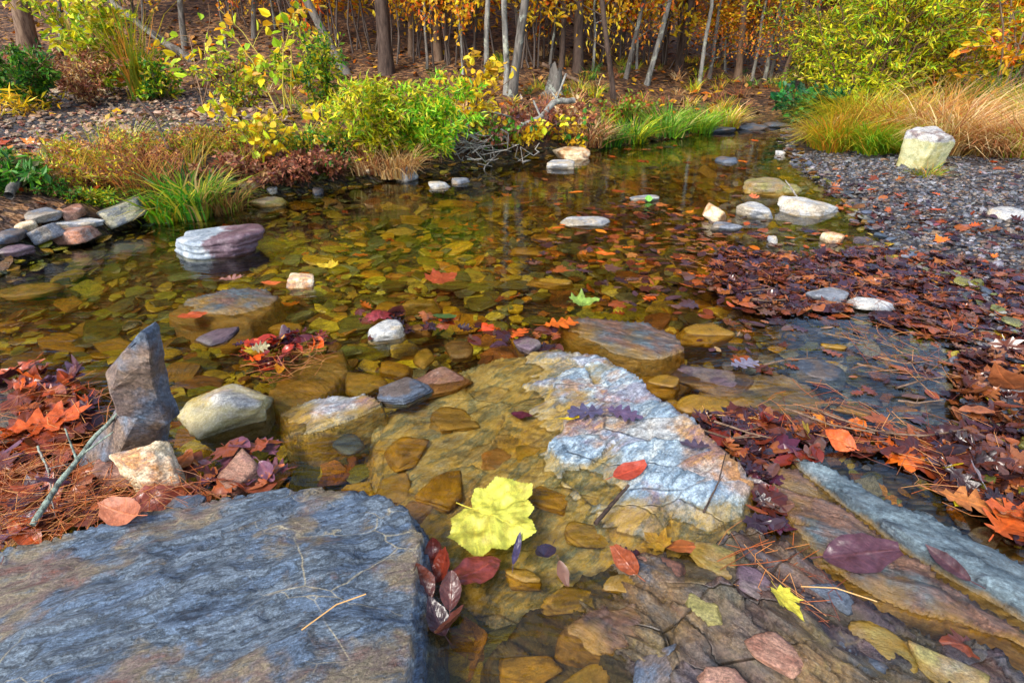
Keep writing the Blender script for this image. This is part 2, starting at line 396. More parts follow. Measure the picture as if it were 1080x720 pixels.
stone_mat('rust_stone', ['#5a3a2c', '#7d5442', '#94705c', '#6c4a48'], ['#8f8a86', '#a8643a'], patch_amt=.3, algae_lvl=-.012, algae_amt=.6)
stone_mat('mauve_stone', ['#3d3038', '#584650', '#705c64', '#484048'], ['#7a6c6a', '#58504c'], patch_amt=.3, algae_lvl=-.012, algae_amt=.6)
stone_mat('olive_stone', ['#4b4824', '#6f6a38', '#918852', '#5a5330'], ['#8a6c34', '#7c7c70'], patch_amt=.4, algae_lvl=.01)
stone_mat('olive_grey', ['#5c5a4a', '#7c7860', '#98927a', '#66625a'], ['#4a5666', '#8a8470'], patch_amt=.35, algae_lvl=-.02)
stone_mat('gold_stone', ['#5c4012', '#86601c', '#a8822c', '#6c521c'], ['#464018', '#8c5c30'], patch_amt=.4, algae_lvl=.01)
stone_mat('boulder', ['#6c6e70', '#97958e', '#b8b2a4', '#7e7e80'], ['#a88c62', '#8b8f96'], patch_amt=.35, algae_lvl=.05, algae_cols=('#4e4a10', '#8c7c14', '#b8a02c', '#8c7430'), scale=17, lichen='#b9b6a8', algae_amt=.8)
stone_mat('lichen_white', ['#70767a', '#98989a', '#b4b0a8', '#808080'], ['#6c5c68', '#8c8070'], patch_amt=.35, algae_lvl=.23, algae_cols=('#7c8a30', '#a8a850', '#c2bc6a', '#8f9a44'), algae_amt=.85)
M['bed_stone'] = rock_mat('bed_stone', ['#6a6a6a', '#9a9a9a', '#c4c4c4', '#808080'], coord='Object', scale=4.5, stretch=2.5, tint='object', algae=False, bumpd=.004, rough=(.15, .45))
M['bed_fill'] = rock_mat('bed_fill_stone', ['#6a6a6a', '#9a9a9a', '#c4c4c4', '#808080'], coord='Position', scale=18, stretch=2.5, tint='tint', algae=False, bumpd=.004, rough=(.2, .5))

LAND = []   # landmarks: (phrase, x, y)
AVOID = []  # exposed rocks as discs for scattering
def heightrock(name, outline, ctrl, mat, label, cat='boulder', base=-.14, g=.006, edge=.03, amp=.006, strike=20, step=.008, jag=.006, group=None, seed=0, rid=.004, cells=None):
    pts = [P(*p) for p in outline]+[P(*p) for p in ctrl]
    O = np.array([p[:2] for p in pts[:len(outline)]]); Cn = np.array(pts)
    x0, y0 = O.min(0)-edge*1.5; x1, y1 = O.max(0)+edge*1.5
    xs = np.arange(x0, x1, g); ys = np.arange(y0, y1, g); Y, X = np.meshgrid(ys, xs, indexing='ij')
    w = 0; z = 0
    for c in Cn:
        q = 1/((X-c[0])**2+(Y-c[1])**2+.0012)**1.5; w = w+q; z = z+q*c[2]
    z = z/w
    a = math.radians(strike); U = X*math.cos(a)+Y*math.sin(a); Wc = -X*math.sin(a)+Y*math.cos(a)
    n = fbm(U*3+seed, Wc*9, 0, 5, seed)
    # slate lamination: terraces along the cleavage
    q = n*3.0+Wc*10; fr = q-np.floor(q)
    z = z+step*(np.floor(q)-q+sstep(.0, .18, fr))*1.0+amp*fbm(U*8, Wc*20, 0, 3, seed+3)+rid*.7*fbm(U*26, Wc*40, 0, 2, seed+5)
    if cells:
        cs, ch = cells; wx = U/cs*.6+.35*fbm(U*6, Wc*6, 0, 2, seed+40); wy = Wc/cs+.35*fbm(U*6, Wc*6, 9, 2, seed+41)
        best = np.full(X.shape, 9.0); val = np.zeros(X.shape)
        for a1 in (-1, 0, 1):
            for b1 in (-1, 0, 1):
                ix = np.floor(wx).astype(np.int64)+a1; iy = np.floor(wy).astype(np.int64)+b1
                jx = ix+_h(ix, iy, ix*0, 3); jy = iy+_h(ix, iy, ix*0, 4); dd = np.maximum(abs(wx-jx), abs(wy-jy)); v0 = _h(ix, iy, ix*0, 5)-.5+(wx-jx)*(_h(ix, iy, ix*0, 6)-.5)*1.2+(wy-jy)*(_h(ix, iy, ix*0, 7)-.5)*1.2
                mk = dd < best; best = np.where(mk, dd, best); val = np.where(mk, v0, val)
        z = z+ch*val
    s = seg_dist(X, Y, O)+jag*fbm(X*16, Y*16, seed, 3, seed+8)+jag*.8*fbm(X*5, Y*5, seed, 2, seed+9)
    t = np.clip((s+edge)/edge, 0, 1)            # 0 at foot .. 1 at rim
    k = 4; tt = t*k; ter = (np.floor(tt)+sstep(.25, .75, tt-np.floor(tt)))/k
    prof = ter**.6
    z = np.where(s >= 0, z-.006*np.exp(-s/.006), base+(z-base)*prof)
    V = np.stack([X, Y, z], -1).reshape(-1, 3); idx = np.arange(X.size).reshape(X.shape)
    F = np.stack([idx[:-1, :-1], idx[:-1, 1:], idx[1:, 1:], idx[1:, :-1]], -1).reshape(-1, 4)
    F = F[(t.ravel()[F] > 0.001).any(1)]
    used, inv = np.unique(F, return_inverse=True); V = V[used]; F = inv.reshape(F.shape)
    c = np.array([V[:, 0].mean(), V[:, 1].mean(), 0])
    o = build(name, V-c, F, mat, smooth=True); o.location = c
    tag(o, label, cat, group)
    AVOID.append(('poly', O)); LAND.append((name, c[0], c[1]))
    return o

heightrock('slate_slab', [(-60, 615, .07), (0, 584, .075), (120, 552, .08), (230, 526, .085), (330, 516, .085), (372, 520, .085), (400, 528, .08), (425, 540, .075), (441, 565, .065), (436, 600, .05), (430, 650, .04), (428, 700, .03), (420, 790, .03), (200, 840, .06), (-80, 840, .06)],
           [(200, 620, .11), (330, 600, .105), (80, 660, .11), (300, 700, .09), (380, 660, .075), (120, 760, .1), (260, 560, .1)], M['blue_slate'],
           'large blue grey slate slab filling the bottom left corner', edge=.06, amp=.006, strike=24, step=.013, seed=1, base=-.12, cells=(.20, .010))
heightrock('streaked_boulder', [(480, 398, -.03), (530, 376, -.006), (590, 370, .008), (640, 378, .024), (668, 396, .034), (700, 425, .034), (740, 455, .03), (775, 487, .022), (792, 510, .012), (780, 545, .0), (720, 575, -.02), (650, 600, -.03), (590, 612, -.04), (545, 640, -.055), (490, 610, -.06), (430, 560, -.065), (400, 500, -.065), (395, 455, -.06), (430, 425, -.05)],
           [(600, 410, .02), (640, 430, .036), (670, 470, .038), (560, 430, -.006), (700, 500, .03), (740, 520, .02), (520, 470, -.03), (600, 480, .004), (560, 540, -.03), (480, 480, -.045), (640, 540, -.004), (450, 450, -.04), (690, 540, .006), (450, 540, -.05), (500, 420, -.03), (520, 590, -.045)], M['white_rock'],
           'large pale boulder streaked white, blue and gold, rising from the water in the centre', edge=.05, amp=.005, strike=38, step=.006, seed=2, base=-.16, cells=(.10, .020))
heightrock('grey_slab', [(838, 484, .01), (870, 487, .03), (930, 520, .035), (990, 548, .035), (1050, 580, .03), (1110, 620, .03), (1130, 680, .02), (1085, 655, .0), (1020, 618, -.002), (960, 586, .0), (900, 540, .0), (860, 510, .0)],
           [(900, 515, .035), (960, 560, .04), (1040, 600, .04), (1000, 575, .04), (1090, 640, .03)], M['grey_slab'],
           'long grey slate slab with white patches, above the rust coloured one', edge=.02, amp=.006, strike=-34, step=.009, seed=4, g=.005, cells=(.12, .010))
heightrock('rust_slab', [(812, 490, .004), (840, 495, .01), (880, 528, .014), (930, 565, .016), (1000, 612, .018), (1075, 660, .016), (1110, 690, .01), (1060, 672, .0), (1000, 655, -.004), (940, 640, -.006), (880, 606, -.004), (840, 560, -.004), (820, 530, -.002)],
           [(860, 540, .016), (920, 590, .018), (980, 625, .018), (1040, 660, .012), (900, 560, .018)], M['rust_slab'],
           'rust brown slate slab lying below the grey white patched slab', edge=.018, amp=.005, strike=-34, step=.010, seed=6, g=.005, cells=(.10, .010))
heightrock('stream_shelf', [(560, 640, -0.040), (620, 610, -0.030), (700, 590, -0.003), (790, 560, 0.002), (850, 590, 0.004), (900, 630, 0.004), (960, 660, 0.002), (1060, 700, 0.002), (1120, 760, 0.002), (1000, 840, -0.008), (700, 840, -0.018), (540, 800, -0.050), (520, 700, -0.060)],
           [(700, 640, 0.014), (760, 620, 0.018), (820, 650, 0.018), (640, 680, -0.012), (740, 700, 0.008), (860, 700, 0.020), (960, 700, 0.020), (640, 740, -0.030), (800, 740, 0.012), (900, 740, 0.022), (690, 680, 0.016)], M['shelf'],
           'dark broken rock shelf under a film of water, bottom right', edge=.03, amp=.012, strike=-48, step=.016, seed=8, rid=.005, g=.006, cells=(.10, .03))
heightrock('flat_slab', [(588, 340, .0), (620, 334, .012), (680, 340, .018), (712, 352, .018), (722, 366, .012), (700, 377, .004), (670, 382, -.002), (630, 366, -.002), (600, 350, -.002)],
           [(650, 352, .016), (690, 362, .016)], M['rust_slab'], 'flat grey and orange slab behind the streaked boulder', edge=.02, amp=.003, strike=-20, step=.004, seed=11)
heightrock('brown_slab', [(178, 330, -.008), (200, 314, .002), (240, 305, .01), (275, 304, .01), (292, 312, .006), (285, 326, -.004), (262, 340, -.01), (225, 340, -.012)],
           [(235, 320, .014), (262, 315, .014)], M['rust_slab'], 'flat brown slab half awash at left, under scattered leaves', edge=.02, amp=.003, strike=15, step=.004, seed=12)
heightrock('layered_rock', [(298, 438, -.005), (315, 425, .01), (350, 415, .02), (385, 416, .02), (402, 424, .012), (385, 436, .004), (355, 450, -.002), (325, 462, -.008), (308, 455, -.01)],
           [(340, 432, .024), (365, 425, .024)], M['white_rock'], 'small white and gold layered rock between the grey boulder and the blue slate', edge=.018, amp=.006, strike=30, step=.01, seed=14, g=.004)
heightrock('split_slab', [(590, 668, -.004), (620, 640, .006), (668, 634, .012), (684, 640, .01), (683, 668, .006), (660, 686, .0), (620, 694, -.004), (585, 688, -.008)],
           [(640, 662, .014), (665, 655, .014)], M['rust_slab'], 'rust and blue grey split rock on the shelf at the bottom centre', edge=.014, amp=.004, strike=30, step=.006, seed=15, g=.004)
heightrock('pale_slab', [(738, 412, -.02), (770, 396, -.012), (820, 392, -.01), (850, 404, -.012), (866, 424, -.015), (850, 444, -.02), (800, 446, -.025), (750, 432, -.03)],
           [(800, 415, -.006), (830, 420, -.008)], M['grey_slab'], 'broad pale speckled slab just under the water right of the streaked boulder', edge=.03, amp=.004, strike=10, step=.004, seed=16)
heightrock('brown_slab', [(278, 420, -.03), (320, 375, -.02), (360, 368, -.02), (368, 392, -.02), (345, 415, -.028), (300, 435, -.035)],
           [(330, 395, -.012)], M['rust_slab'], 'brown submerged slab behind the white and gold layered rock', edge=.02, amp=.004, strike=30, step=.005, seed=17)
heightrock('mossy_rock', [(-30, 420, .0), (0, 400, .01), (20, 408, .012), (34, 430, .008), (28, 462, .0), (0, 480, -.01), (-40, 470, -.01)],
           [(5, 430, .03)], M['shelf'], 'dark mossy rock cut by the left edge of the photo', edge=.02, amp=.006, strike=60, step=.006, seed=18)

# hero and named stones -------------------------------------------------
def stone(px, py, w, h, k, mat, label, rz=0, seed=None, sink=.25, sub=3, sides=6, p=18, rough=.05, cat='stone', name='stone', tilt=.25, group=None, roll=0, lam=0.0, zb=None, extra=2, top=1.0, pitch=0):
    """px,py = centre of the visible shape, w,h its size in photo pixels, k = height/width"""
    if zb is None:
        b, t = hit(px, py+h*.35); zb = max(b[2], 0)-.0
        b = P(px, py+h*.35, max(zb, -.05)); t = (CH-zb)/-ray(px, py+h*.35)[2]
    else:
        b = P(px, py+h*.35, zb); t = (CH-zb)/-ray(px, py+h*.35)[2]
    W = w*t/FP; Hh = W*k
    el = math.asin(min(1, (CH-zb)/np.linalg.norm(ray(px, py)*t)))
    dep = max((h*t/FP-Hh*(1-sink)*math.cos(el))/math.sin(el), .45*W); dep = min(dep, 1.5*W)
    seed = seed if seed is not None else int(px*7+py*13)
    V, F = rock_shape(seed, sub, sides, p, top, tilt, rough, lam, extra)
    V = V*np.array([W/2, dep/2, Hh/2])
    o = build(name, V, F, M[mat] if isinstance(mat, str) else mat, smooth=True)
    tall = Hh*(.5-sink)
    o.location = (b[0], b[1]+dep*.15, zb+tall); o.rotation_euler = (math.radians(pitch), math.radians(roll), math.radians(rz))
    tag(o, label, cat, group); LAND.append((label, b[0], b[1])); AVOID.append(('disc', (b[0], b[1]+dep*.2, W*.5)))
    return o
two_tone = NT('white_and_maroon_rock')
def _tt():
    t = two_tone; tc = t.n('ShaderNodeTexCoord').outputs['Object']
    n1 = t.noise(tc, 14, 8, .7); x = t.n('ShaderNodeSeparateXYZ', i_0=tc).outputs['X']
    f = t.ramp(t.math('ADD', t.math('MULTIPLY', x, 3.0), t.math('ADD', .42, t.math('MULTIPLY', t.math('SUBTRACT', t.noise(tc, 10, 5), .5), .9))), [(.44, 0.0), (.56, 1.0)])
    a = t.ramp(n1, [(.3, '#5c6874'), (.5, '#8a949c'), (.62, '#b0b4b6'), (.7, '#6c727a')]); b = t.ramp(n1, [(.3, '#3a2c30'), (.5, '#5c444c'), (.7, '#7c6c70')])
    c = t.mix(f, a, b); c = t.mix(1.0, c, t.ramp(t.noise(tc, 90, 4, .7), [(.3, .6), (.7, 1.4)]), 'MULTIPLY')
    t.bsdf(c, .5, t.bump(t.noise(tc, 40, 8, .7), .9, .006))
_tt()
stone(227, 252, 98, 40, .30, two_tone.m, 'broad white and maroon rock standing in the stream left of centre', sub=5, sides=6, p=22, seed=5, sink=.3, rz=-4, lam=.03, cat='boulder', name='boulder', zb=0)
stone(123, 223, 52, 30, .42, 'olive_grey', 'tan angular rock on the left shore beside the grass clump', rz=15, roll=-18, sub=4, sides=5, p=26)
stone(45, 226, 38, 15, .28, 'grey_stone', 'grey oval cobble lowest on the left gravel', rz=4, sub=4)
stone(76, 222, 21, 18, .6, 'rust_stone', 'rounded reddish cobble beside the grey oval one', sub=4)
stone(80, 235, 56, 12, .15, 'pale_stone', 'pale flat stone behind the pink brick shaped stone', rz=8)
stone(48, 244, 28, 24, .6, 'grey_stone', 'grey wedge shaped stone left of the pink stone', roll=-25, sub=4, sides=4)
stone(75, 247, 44, 17, .32, 'rust_stone', 'pink brick shaped stone at the water edge', roll=-6, sides=4, p=30, sub=4, tilt=.1)
stone(14, 263, 38, 15, .25, 'mauve_stone', 'mauve flat stone at the left edge of the shore', rz=10)
stone(10, 246, 24, 20, .5, 'slate_stone', 'dark wedge stone behind the mauve flat one')
stone(27, 236, 17, 18, .6, 'cream_stone', 'small tan stone between the dark and grey stones')
stone(282, 212, 38, 13, .22, 'olive_stone', 'low green grey stone awash below the red brambles', zb=0)
stone(262, 193, 24, 11, .4, 'cream_stone', 'tan stone against the bank by the grass clump')
stone(286, 200, 11, 9, .6, 'pale_stone', 'small pale stone right of the grass clump')
stone(334, 201, 12, 10, .6, 'slate_stone', 'little dark stone alone off the bramble bank', zb=0)
stone(424, 181, 34, 22, .5, 'pale_stone', 'rounded white rock below the bright shrub', roll=-14, sub=4, zb=0)
stone(403, 183, 20, 15, .5, 'cream_stone', 'tan stone touching the rounded white rock', zb=0)
stone(388, 179, 14, 6, .3, 'cream_stone', 'smallest tan stone left of the rounded white rock')
stone(463, 195, 24, 9, .25, 'pale_stone', 'low white wedge below the twig pile', zb=0)
stone(486, 190, 20, 8, .25, 'grey_stone', 'flat grey stone right of the low white wedge', zb=0)
stone(603, 161, 40, 16, .3, 'cream_stone', 'long tan rock at the far bank', sub=4, zb=0)
stone(591, 173, 30, 11, .28, 'pale_stone', 'white flat stone in front of the long tan rock', zb=0, sub=4)
stone(767, 168, 24, 8, .2, 'slate_stone', 'blue grey flat stone far out in the still water', zb=0)
stone(680, 208, 32, 8, .15, 'pale_stone', 'thin white flat stone with a green leaf, mid stream', zb=0, sink=.35)
stone(617, 232, 54, 12, .12, 'pale_stone', 'white and ochre flat stone among brown leaves, mid stream', zb=0, sink=.35)
stone(756, 225, 26, 20, .6, 'cream_stone', 'rounded cream cobble leaning in the leaves', roll=25, sub=4, zb=0)
stone(765, 238, 34, 13, .25, 'grey_stone', 'grey flat stone in front of the rounded cream cobble', zb=0)
stone(797, 221, 34, 20, .42, 'pale_stone', 'white topped rock right of the rounded cream cobble', sub=4, zb=0)
stone(808, 196, 50, 20, .32, 'olive_stone', 'olive brown rock with a flat top farther up the channel', sub=4, zb=0)
stone(832, 200, 22, 14, .5, 'olive_stone', 'dark olive stone at the right end of the flat topped rock', zb=0)
stone(858, 218, 66, 20, .24, 'pale_stone', 'long grey white rock with a gold flank near the gravel bar', sub=5, p=24, zb=0, roll=4, cat='boulder', name='boulder')
stone(878, 250, 24, 14, .5, 'cream_stone', 'tan cobble at the edge of the leaf drift', zb=0)
stone(815, 251, 10, 14, .9, 'pale_stone', 'tiny upright white stone in the green patch of water', zb=0)
stone(873, 308, 42, 20, .25, 'grey_stone', 'smooth grey oval stone on the dark leaf drift', rz=-28, p=8, sub=4, zb=.01)
stone(921, 320, 50, 12, .14, 'pale_stone', 'long pale blade shaped stone beside the grey oval stone', rz=-18, zb=.01, sub=4)
stone(823, 161, 9, 8, .6, 'pale_stone', 'small pale stone at the tip of the gravel bar')
stone(974, 161, 47, 44, .9, 'lichen_white', 'big upright white stone with a yellow green foot on the gravel bar', sub=5, sides=5, p=26, sink=.1, tilt=.15, cat='boulder', name='boulder', seed=22, extra=1)
stone(1067, 225, 38, 16, .25, 'pale_stone', 'pale flat stone at the right edge on the gravel')
stone(316, 295, 32, 18, .42, 'cream_stone', 'small grey and orange block with a dry top, left of centre', zb=0, sides=4, p=26, sub=4)
stone(224, 351, 38, 20, .16, 'mauve_stone', 'mauve flat stone in front of the brown slab', zb=0, sub=4, sides=5, sink=.4)
stone(408, 345, 40, 26, .42, 'pale_stone', 'white pink stone with wet red leaves on top', zb=0, sub=4, sink=.35)
stone(556, 362, 30, 20, .4, 'mauve_stone', 'pinkish stone beside the orange oak leaf', zb=0, sub=4, sink=.35)
stone(425, 408, 60, 30, .22, 'slate_stone', 'blue slate shard awash in front of the yellow stone', rz=28, zb=0, sub=5, sides=5, lam=.04, sink=.42)
stone(466, 398, 60, 32, .2, 'rust_stone', 'rust brown shard beside the blue slate shard', rz=38, zb=-.02, sub=4, sides=5, lam=.03)
stone(417, 388, 36, 22, .3, 'gold_stone', 'yellow rounded stone under water behind the blue slate shard', zb=-.04)
stone(382, 398, 42, 38, .3, 'olive_stone', 'dark olive pointed stone under water left of the yellow one', zb=-.04, sides=5, rz=30)
stone(447, 372, 24, 30, .3, 'olive_stone', 'olive upended flat stone behind the rust brown shard', zb=-.04, rz=20)
stone(485, 362, 30, 34, .3, 'mauve_stone', 'dull purple stone under water beside the green leaf', zb=-.04, rz=20)
stone(445, 322, 42, 18, .35, 'olive_stone', 'squared olive block under water behind the green leaf', zb=-.04, sides=4, p=28)
stone(405, 325, 26, 20, .4, 'gold_stone', 'amber upright flat stone behind the white pink stone', zb=-.05)
stone(440, 348, 34, 16, .35, 'rust_stone', 'brown block under water in front of the green leaf', zb=-.04, sides=4)
stone(302, 345, 36, 16, .3, 'gold_stone', 'amber flat stone under water behind the leaf pile', zb=-.05)
stone(367, 466, 34, 24, .25, 'slate_stone', 'greenish grey stone under water right of the layered rock', zb=-.03)
stone(237, 420, 94, 84, .62, 'boulder', 'grey cream boulder with a mossy yellow flank, left of centre', sub=5, sides=5, p=40, seed=43, sink=.32, zb=-.02, cat='boulder', name='boulder', rough=.07, extra=5, tilt=.35, lam=.02)
stone(160, 493, 66, 64, .9, 'cream_stone', 'blocky cream and ochre rock in front of the standing slate', sub=5, sides=5, p=40, seed=14, sink=.15, zb=.03, cat='boulder', name='boulder', extra=6, rough=.08, tilt=.4)
stone(118, 497, 56, 26, .42, 'rust_stone', 'brown lump joined against the blocky cream rock', sub=4, zb=.035, rz=-12)
stone(252, 491, 34, 56, .7, 'rust_stone', 'brown ridged wedge between the grey boulder and the slab', rz=-25, sub=4, sides=4, sink=.3, zb=.02, lam=.03, pitch=12)
stone(196, 529, 38, 24, .35, 'slate_stone', 'narrow split slate piece lying at the edge of the slab', rz=35, zb=.05, sub=4, sides=4, lam=.03)
stone(740, 426, 62, 34, .35, 'gold_stone', 'rounded olive gold stone left of the pale submerged slab', zb=-.03, sub=4)
stone(690, 402, 56, 26, .3, 'gold_stone', 'orange gold block beside the streaked boulder ridge', zb=-.03, sub=4, sides=5, rz=-20)
stone(708, 430, 34, 26, .35, 'olive_stone', 'squared mossy stone touching the streaked boulder', zb=-.03, sides=5)
stone(752, 398, 92, 34, .12, 'mauve_stone', 'long dull purple slab under water behind the olive gold stone', zb=-.02, sub=4, rz=-6)
stone(742, 350, 62, 26, .25, 'gold_stone', 'amber stone under water right of the grey and orange slab', zb=-.03, sub=4)
stone(905, 432, 44, 16, .18, 'gold_stone', 'ochre flat stone under the blue sky reflection', zb=-.015, rz=-15)
stone(865, 388, 56, 30, .2, 'slate_stone', 'dark slate stone under the sky reflection behind the pale slab', zb=-.02, rz=-30)
stone(880, 365, 26, 8, .2, 'gold_stone', 'small yellow sliver of stone near the sky reflection', zb=-.005, rz=-12)
stone(552, 606, 40, 24, .4, 'gold_stone', 'ochre block under the big yellow leaf', zb=-.012, sides=4, p=30, sub=4, sink=.35)
stone(712, 622, 52, 28, .3, 'rust_stone', 'dark red brown stone wedged on the shelf', zb=0.0, sub=4, sides=4, sink=.35)
stone(868, 690, 120, 70, .22, 'slate_stone', 'black wet block at the bottom right of the shelf', zb=-.01, sub=5, sides=5, p=26, rz=-35, lam=.02, sink=.3)
stone(762, 662, 120, 50, .14, 'mauve_stone', 'purple brown wet plate on the shelf', zb=-.005, sub=5, sides=6, p=24, rz=-30, sink=.3)
for a, b, w_, h_, lb in [(755, 137, 44, 7, 'dark flat ledge rock at the bend, nearest the grassy bank'), (790, 133, 40, 8, 'grey ledge rock in the middle of the bend'), (822, 131, 30, 8, 'grey ledge rock below the holly like bush'), (770, 129, 40, 6, 'farthest low ledge rock at the bend')]:
    stone(a, b, w_, h_, .12, 'slate_stone', lb, sink=.2)
stone(30, 305, 70, 16, .1, 'olive_stone', 'long olive ledge stone under water at the left', zb=-.03, rz=15)
stone(85, 398, 60, 18, .2, 'olive_stone', 'dull green stone under water behind the orange leaves', zb=-.03, rz=10)
stone(560, 265, 46, 10, .15, 'gold_stone', 'amber flat stone under water in mid stream', zb=-.03)
stone(580, 297, 52, 14, .15, 'gold_stone', 'ochre flat shard under water behind the orange oak leaf', zb=-.02, rz=-6)

SC = []
bpy.context.view_layer.update(); bpy.data.objects['water'].hide_viewport = True
for a, b in [(600, 630), (700, 590), (758, 585), (800, 612), (655, 612), (745, 640), (820, 680), (930, 672), (1000, 700), (700, 700), (560, 700), (620, 715), (880, 622), (770, 715), (430, 470), (480, 440), (470, 510), (415, 510), (520, 480), (580, 520), (560, 475), (440, 535), (620, 560)]:
    d = ray(a, b); ok, loc, *_ = sc.ray_cast(bpy.context.evaluated_depsgraph_get(), Vector((0, 0, CH)), Vector(d).normalized()); SC.append(loc[2] if ok else -.02)
bpy.data.objects['water'].hide_viewport = False
for q, (a, b, w_, h_, k, mt, rz, lb) in enumerate([(600, 630, 60, 34, .2, 'olive_stone', 20, 'amber plate under water left of the split rock'), (700, 590, 64, 30, .2, 'rust_stone', -40, 'orange brown plate at the foot of the streaked boulder'), (758, 585, 60, 36, .18, 'olive_stone', -45, 'mossy plate between the boulder foot and the rust slab'),
        (800, 612, 56, 36, .2, 'mauve_stone', -50, 'purple plate at the left end of the rust slab'), (655, 612, 44, 24, .2, 'olive_stone', 10, 'yellow plate just below the boulder foot'), (745, 640, 44, 28, .22, 'olive_stone', -30, 'olive shard beside the dark red brown stone'),
        (820, 680, 60, 40, .2, 'rust_stone', -40, 'rust shard left of the black wet block'), (930, 672, 70, 40, .2, 'olive_stone', -35, 'olive brown shard right of the black wet block'), (1000, 700, 80, 40, .2, 'olive_stone', -30, 'gold brown shard at the bottom right edge of the shelf'),
        (700, 700, 80, 36, .16, 'slate_stone', 20, 'blue grey plate at the bottom edge right of the split rock'), (560, 700, 70, 40, .2, 'gold_stone', 0, 'gold plate under water at the bottom centre'), (620, 715, 60, 30, .2, 'olive_stone', 30, 'olive plate under water at the bottom centre'), (880, 622, 46, 24, .25, 'slate_stone', -40, 'slate chip under the lower edge of the rust slab'), (770, 715, 70, 34, .2, 'rust_stone', -20, 'brown plate at the bottom edge left of the black wet block'),
        (430, 470, 50, 34, .25, 'gold_stone', 30, 'amber block under water at the left end of the streaked boulder'), (480, 440, 56, 30, .2, 'olive_stone', -20, 'olive plate under water on the streaked boulder near the rust shard'), (470, 510, 60, 40, .22, 'gold_stone', 55, 'gold plate under water left of the big yellow leaf'), (415, 510, 44, 34, .25, 'olive_stone', 10, 'mossy block under water beside the corner of the blue slab'),
        (520, 480, 40, 28, .22, 'rust_stone', -35, 'rusty chip under water behind the big yellow leaf'), (580, 520, 50, 30, .2, 'gold_stone', -40, 'ochre plate under water right of the big yellow leaf'), (560, 475, 36, 24, .2, 'olive_stone', 20, 'small olive plate at the waterline of the streaked boulder'), (440, 535, 40, 26, .25, 'rust_stone', 5, 'brown chip under water at the corner of the blue slab'), (620, 560, 50, 30, .18, 'olive_stone', -30, 'olive plate under water at the lower end of the streaked boulder')]):
    stone(a, b, w_, h_, k, mt, lb, rz=rz, sub=4, sides=5, p=34, zb=SC[q]-.002, sink=.38, lam=.03)
# standing slate: two joined pointed plates
def standing_slate():
    from mathutils.geometry import delaunay_2d_cdt
    yb = P(146, 488, .03)[1]
    def at(px, py, dy=0.0):
        d = ray(px, py); t = (yb+dy)/d[1]; return np.array([d[0]*t, yb+dy, CH+d[2]*t])
    rim = [(157, 342), (162, 347), (168, 372), (171, 392), (176, 412), (188, 440), (177, 446), (177, 470), (170, 500), (140, 520), (96, 510), (94, 478), (108, 458), (122, 440), (134, 421), (129, 402), (121, 385), (136, 366)]
    inn = [((137, 396), -.035), ((152, 380), -.02), ((148, 418), -.045), ((163, 425), -.028), ((150, 455), -.05), ((128, 468), -.04), ((158, 480), -.03), ((115, 490), -.03), ((142, 374), -.022)]
    R3 = [at(p[0]-12, p[1]+9) for p in rim]; I3 = [at(p[0]-12, p[1]+9) for p, _ in inn]; n = len(R3)
    pts = [Vector((p[0], p[2])) for p in R3+I3]
    res = delaunay_2d_cdt(pts, [(i, (i+1) % n) for i in range(n)], [], 1, 1e-5)
    dy = [0.0]*n+[q for _, q in inn]
    V = []
    for v, src in zip(res[0], res[3]):
        i = src[0] if src else 0; V.append((v[0], yb+dy[i], v[1]))
    m = len(V); front = [tuple(f) for f in res[2]]
    bm = bmesh.new(); fv = [bm.verts.new(v) for v in V]
    bv = [bm.verts.new((v[0]*1.0, v[1]+.05+(.03 if i >= n else 0), v[2]-.004)) for i, v in enumerate(V)]
    for f in front:
        bm.faces.new([fv[i] for i in f]); bm.faces.new([bv[i] for i in reversed(f)])
    bm.verts.index_update()
    bound = [e for e in bm.edges if len(e.link_faces) == 1 and e.verts[0].index < m]
    for e in bound:
        i, j = e.verts[0].index, e.verts[1].index; bm.faces.new((fv[i], fv[j], bv[j], bv[i]))
    bmesh.ops.recalc_face_normals(bm, faces=bm.faces)
    bmesh.ops.bevel(bm, geom=list(bm.edges), offset=.0022, segments=1, affect='EDGES')
    bmesh.ops.triangulate(bm, faces=bm.faces)
    bmesh.ops.subdivide_edges(bm, edges=[e for e in bm.edges if e.calc_length() > .02], cuts=3, use_grid_fill=True)
    bmesh.ops.triangulate(bm, faces=bm.faces)
    V = np.array([v.co[:] for v in bm.verts]); F = np.array([[v.index for v in f.verts] for f in bm.faces]); bm.free()
    nn = fbm(V[:, 0]*22, V[:, 1]*22, V[:, 2]*22, 3, 5); q = (V[:, 0]*.8+V[:, 2]*.6)*40+nn; V[:, 1] += .003*nn+(np.floor(q)-q+sstep(0, .2, q-np.floor(q)))*.0035
    V[:, 0] += .003*fbm(V[:, 2]*40, V[:, 1]*40, V[:, 0]*40, 2, 8)
    V[:, 1] += (V[:, 2]-.05)*.03
    cc = np.array([V[:, 0].mean(), V[:, 1].mean(), 0])
    o = build('standing_slate', V-cc, F, M['standing'], smooth=False); o.location = cc
    tag(o, 'pointed grey slate standing upright among leaves at left', 'stone')
    LAND.append(('the standing slate', cc[0], cc[1])); AVOID.append(('disc', (cc[0], cc[1], .10)))
M['standing'] = rock_mat('standing_slate', ['#2c333f', '#45505f', '#5f6c7a', '#3b434e'], ['#5d4a44', '#74604c'], .3, strike=60, stretch=3, scale=12, algae=True, algae_lvl=.0, bumpd=.006, dip=50, seed=3)
standing_slate()

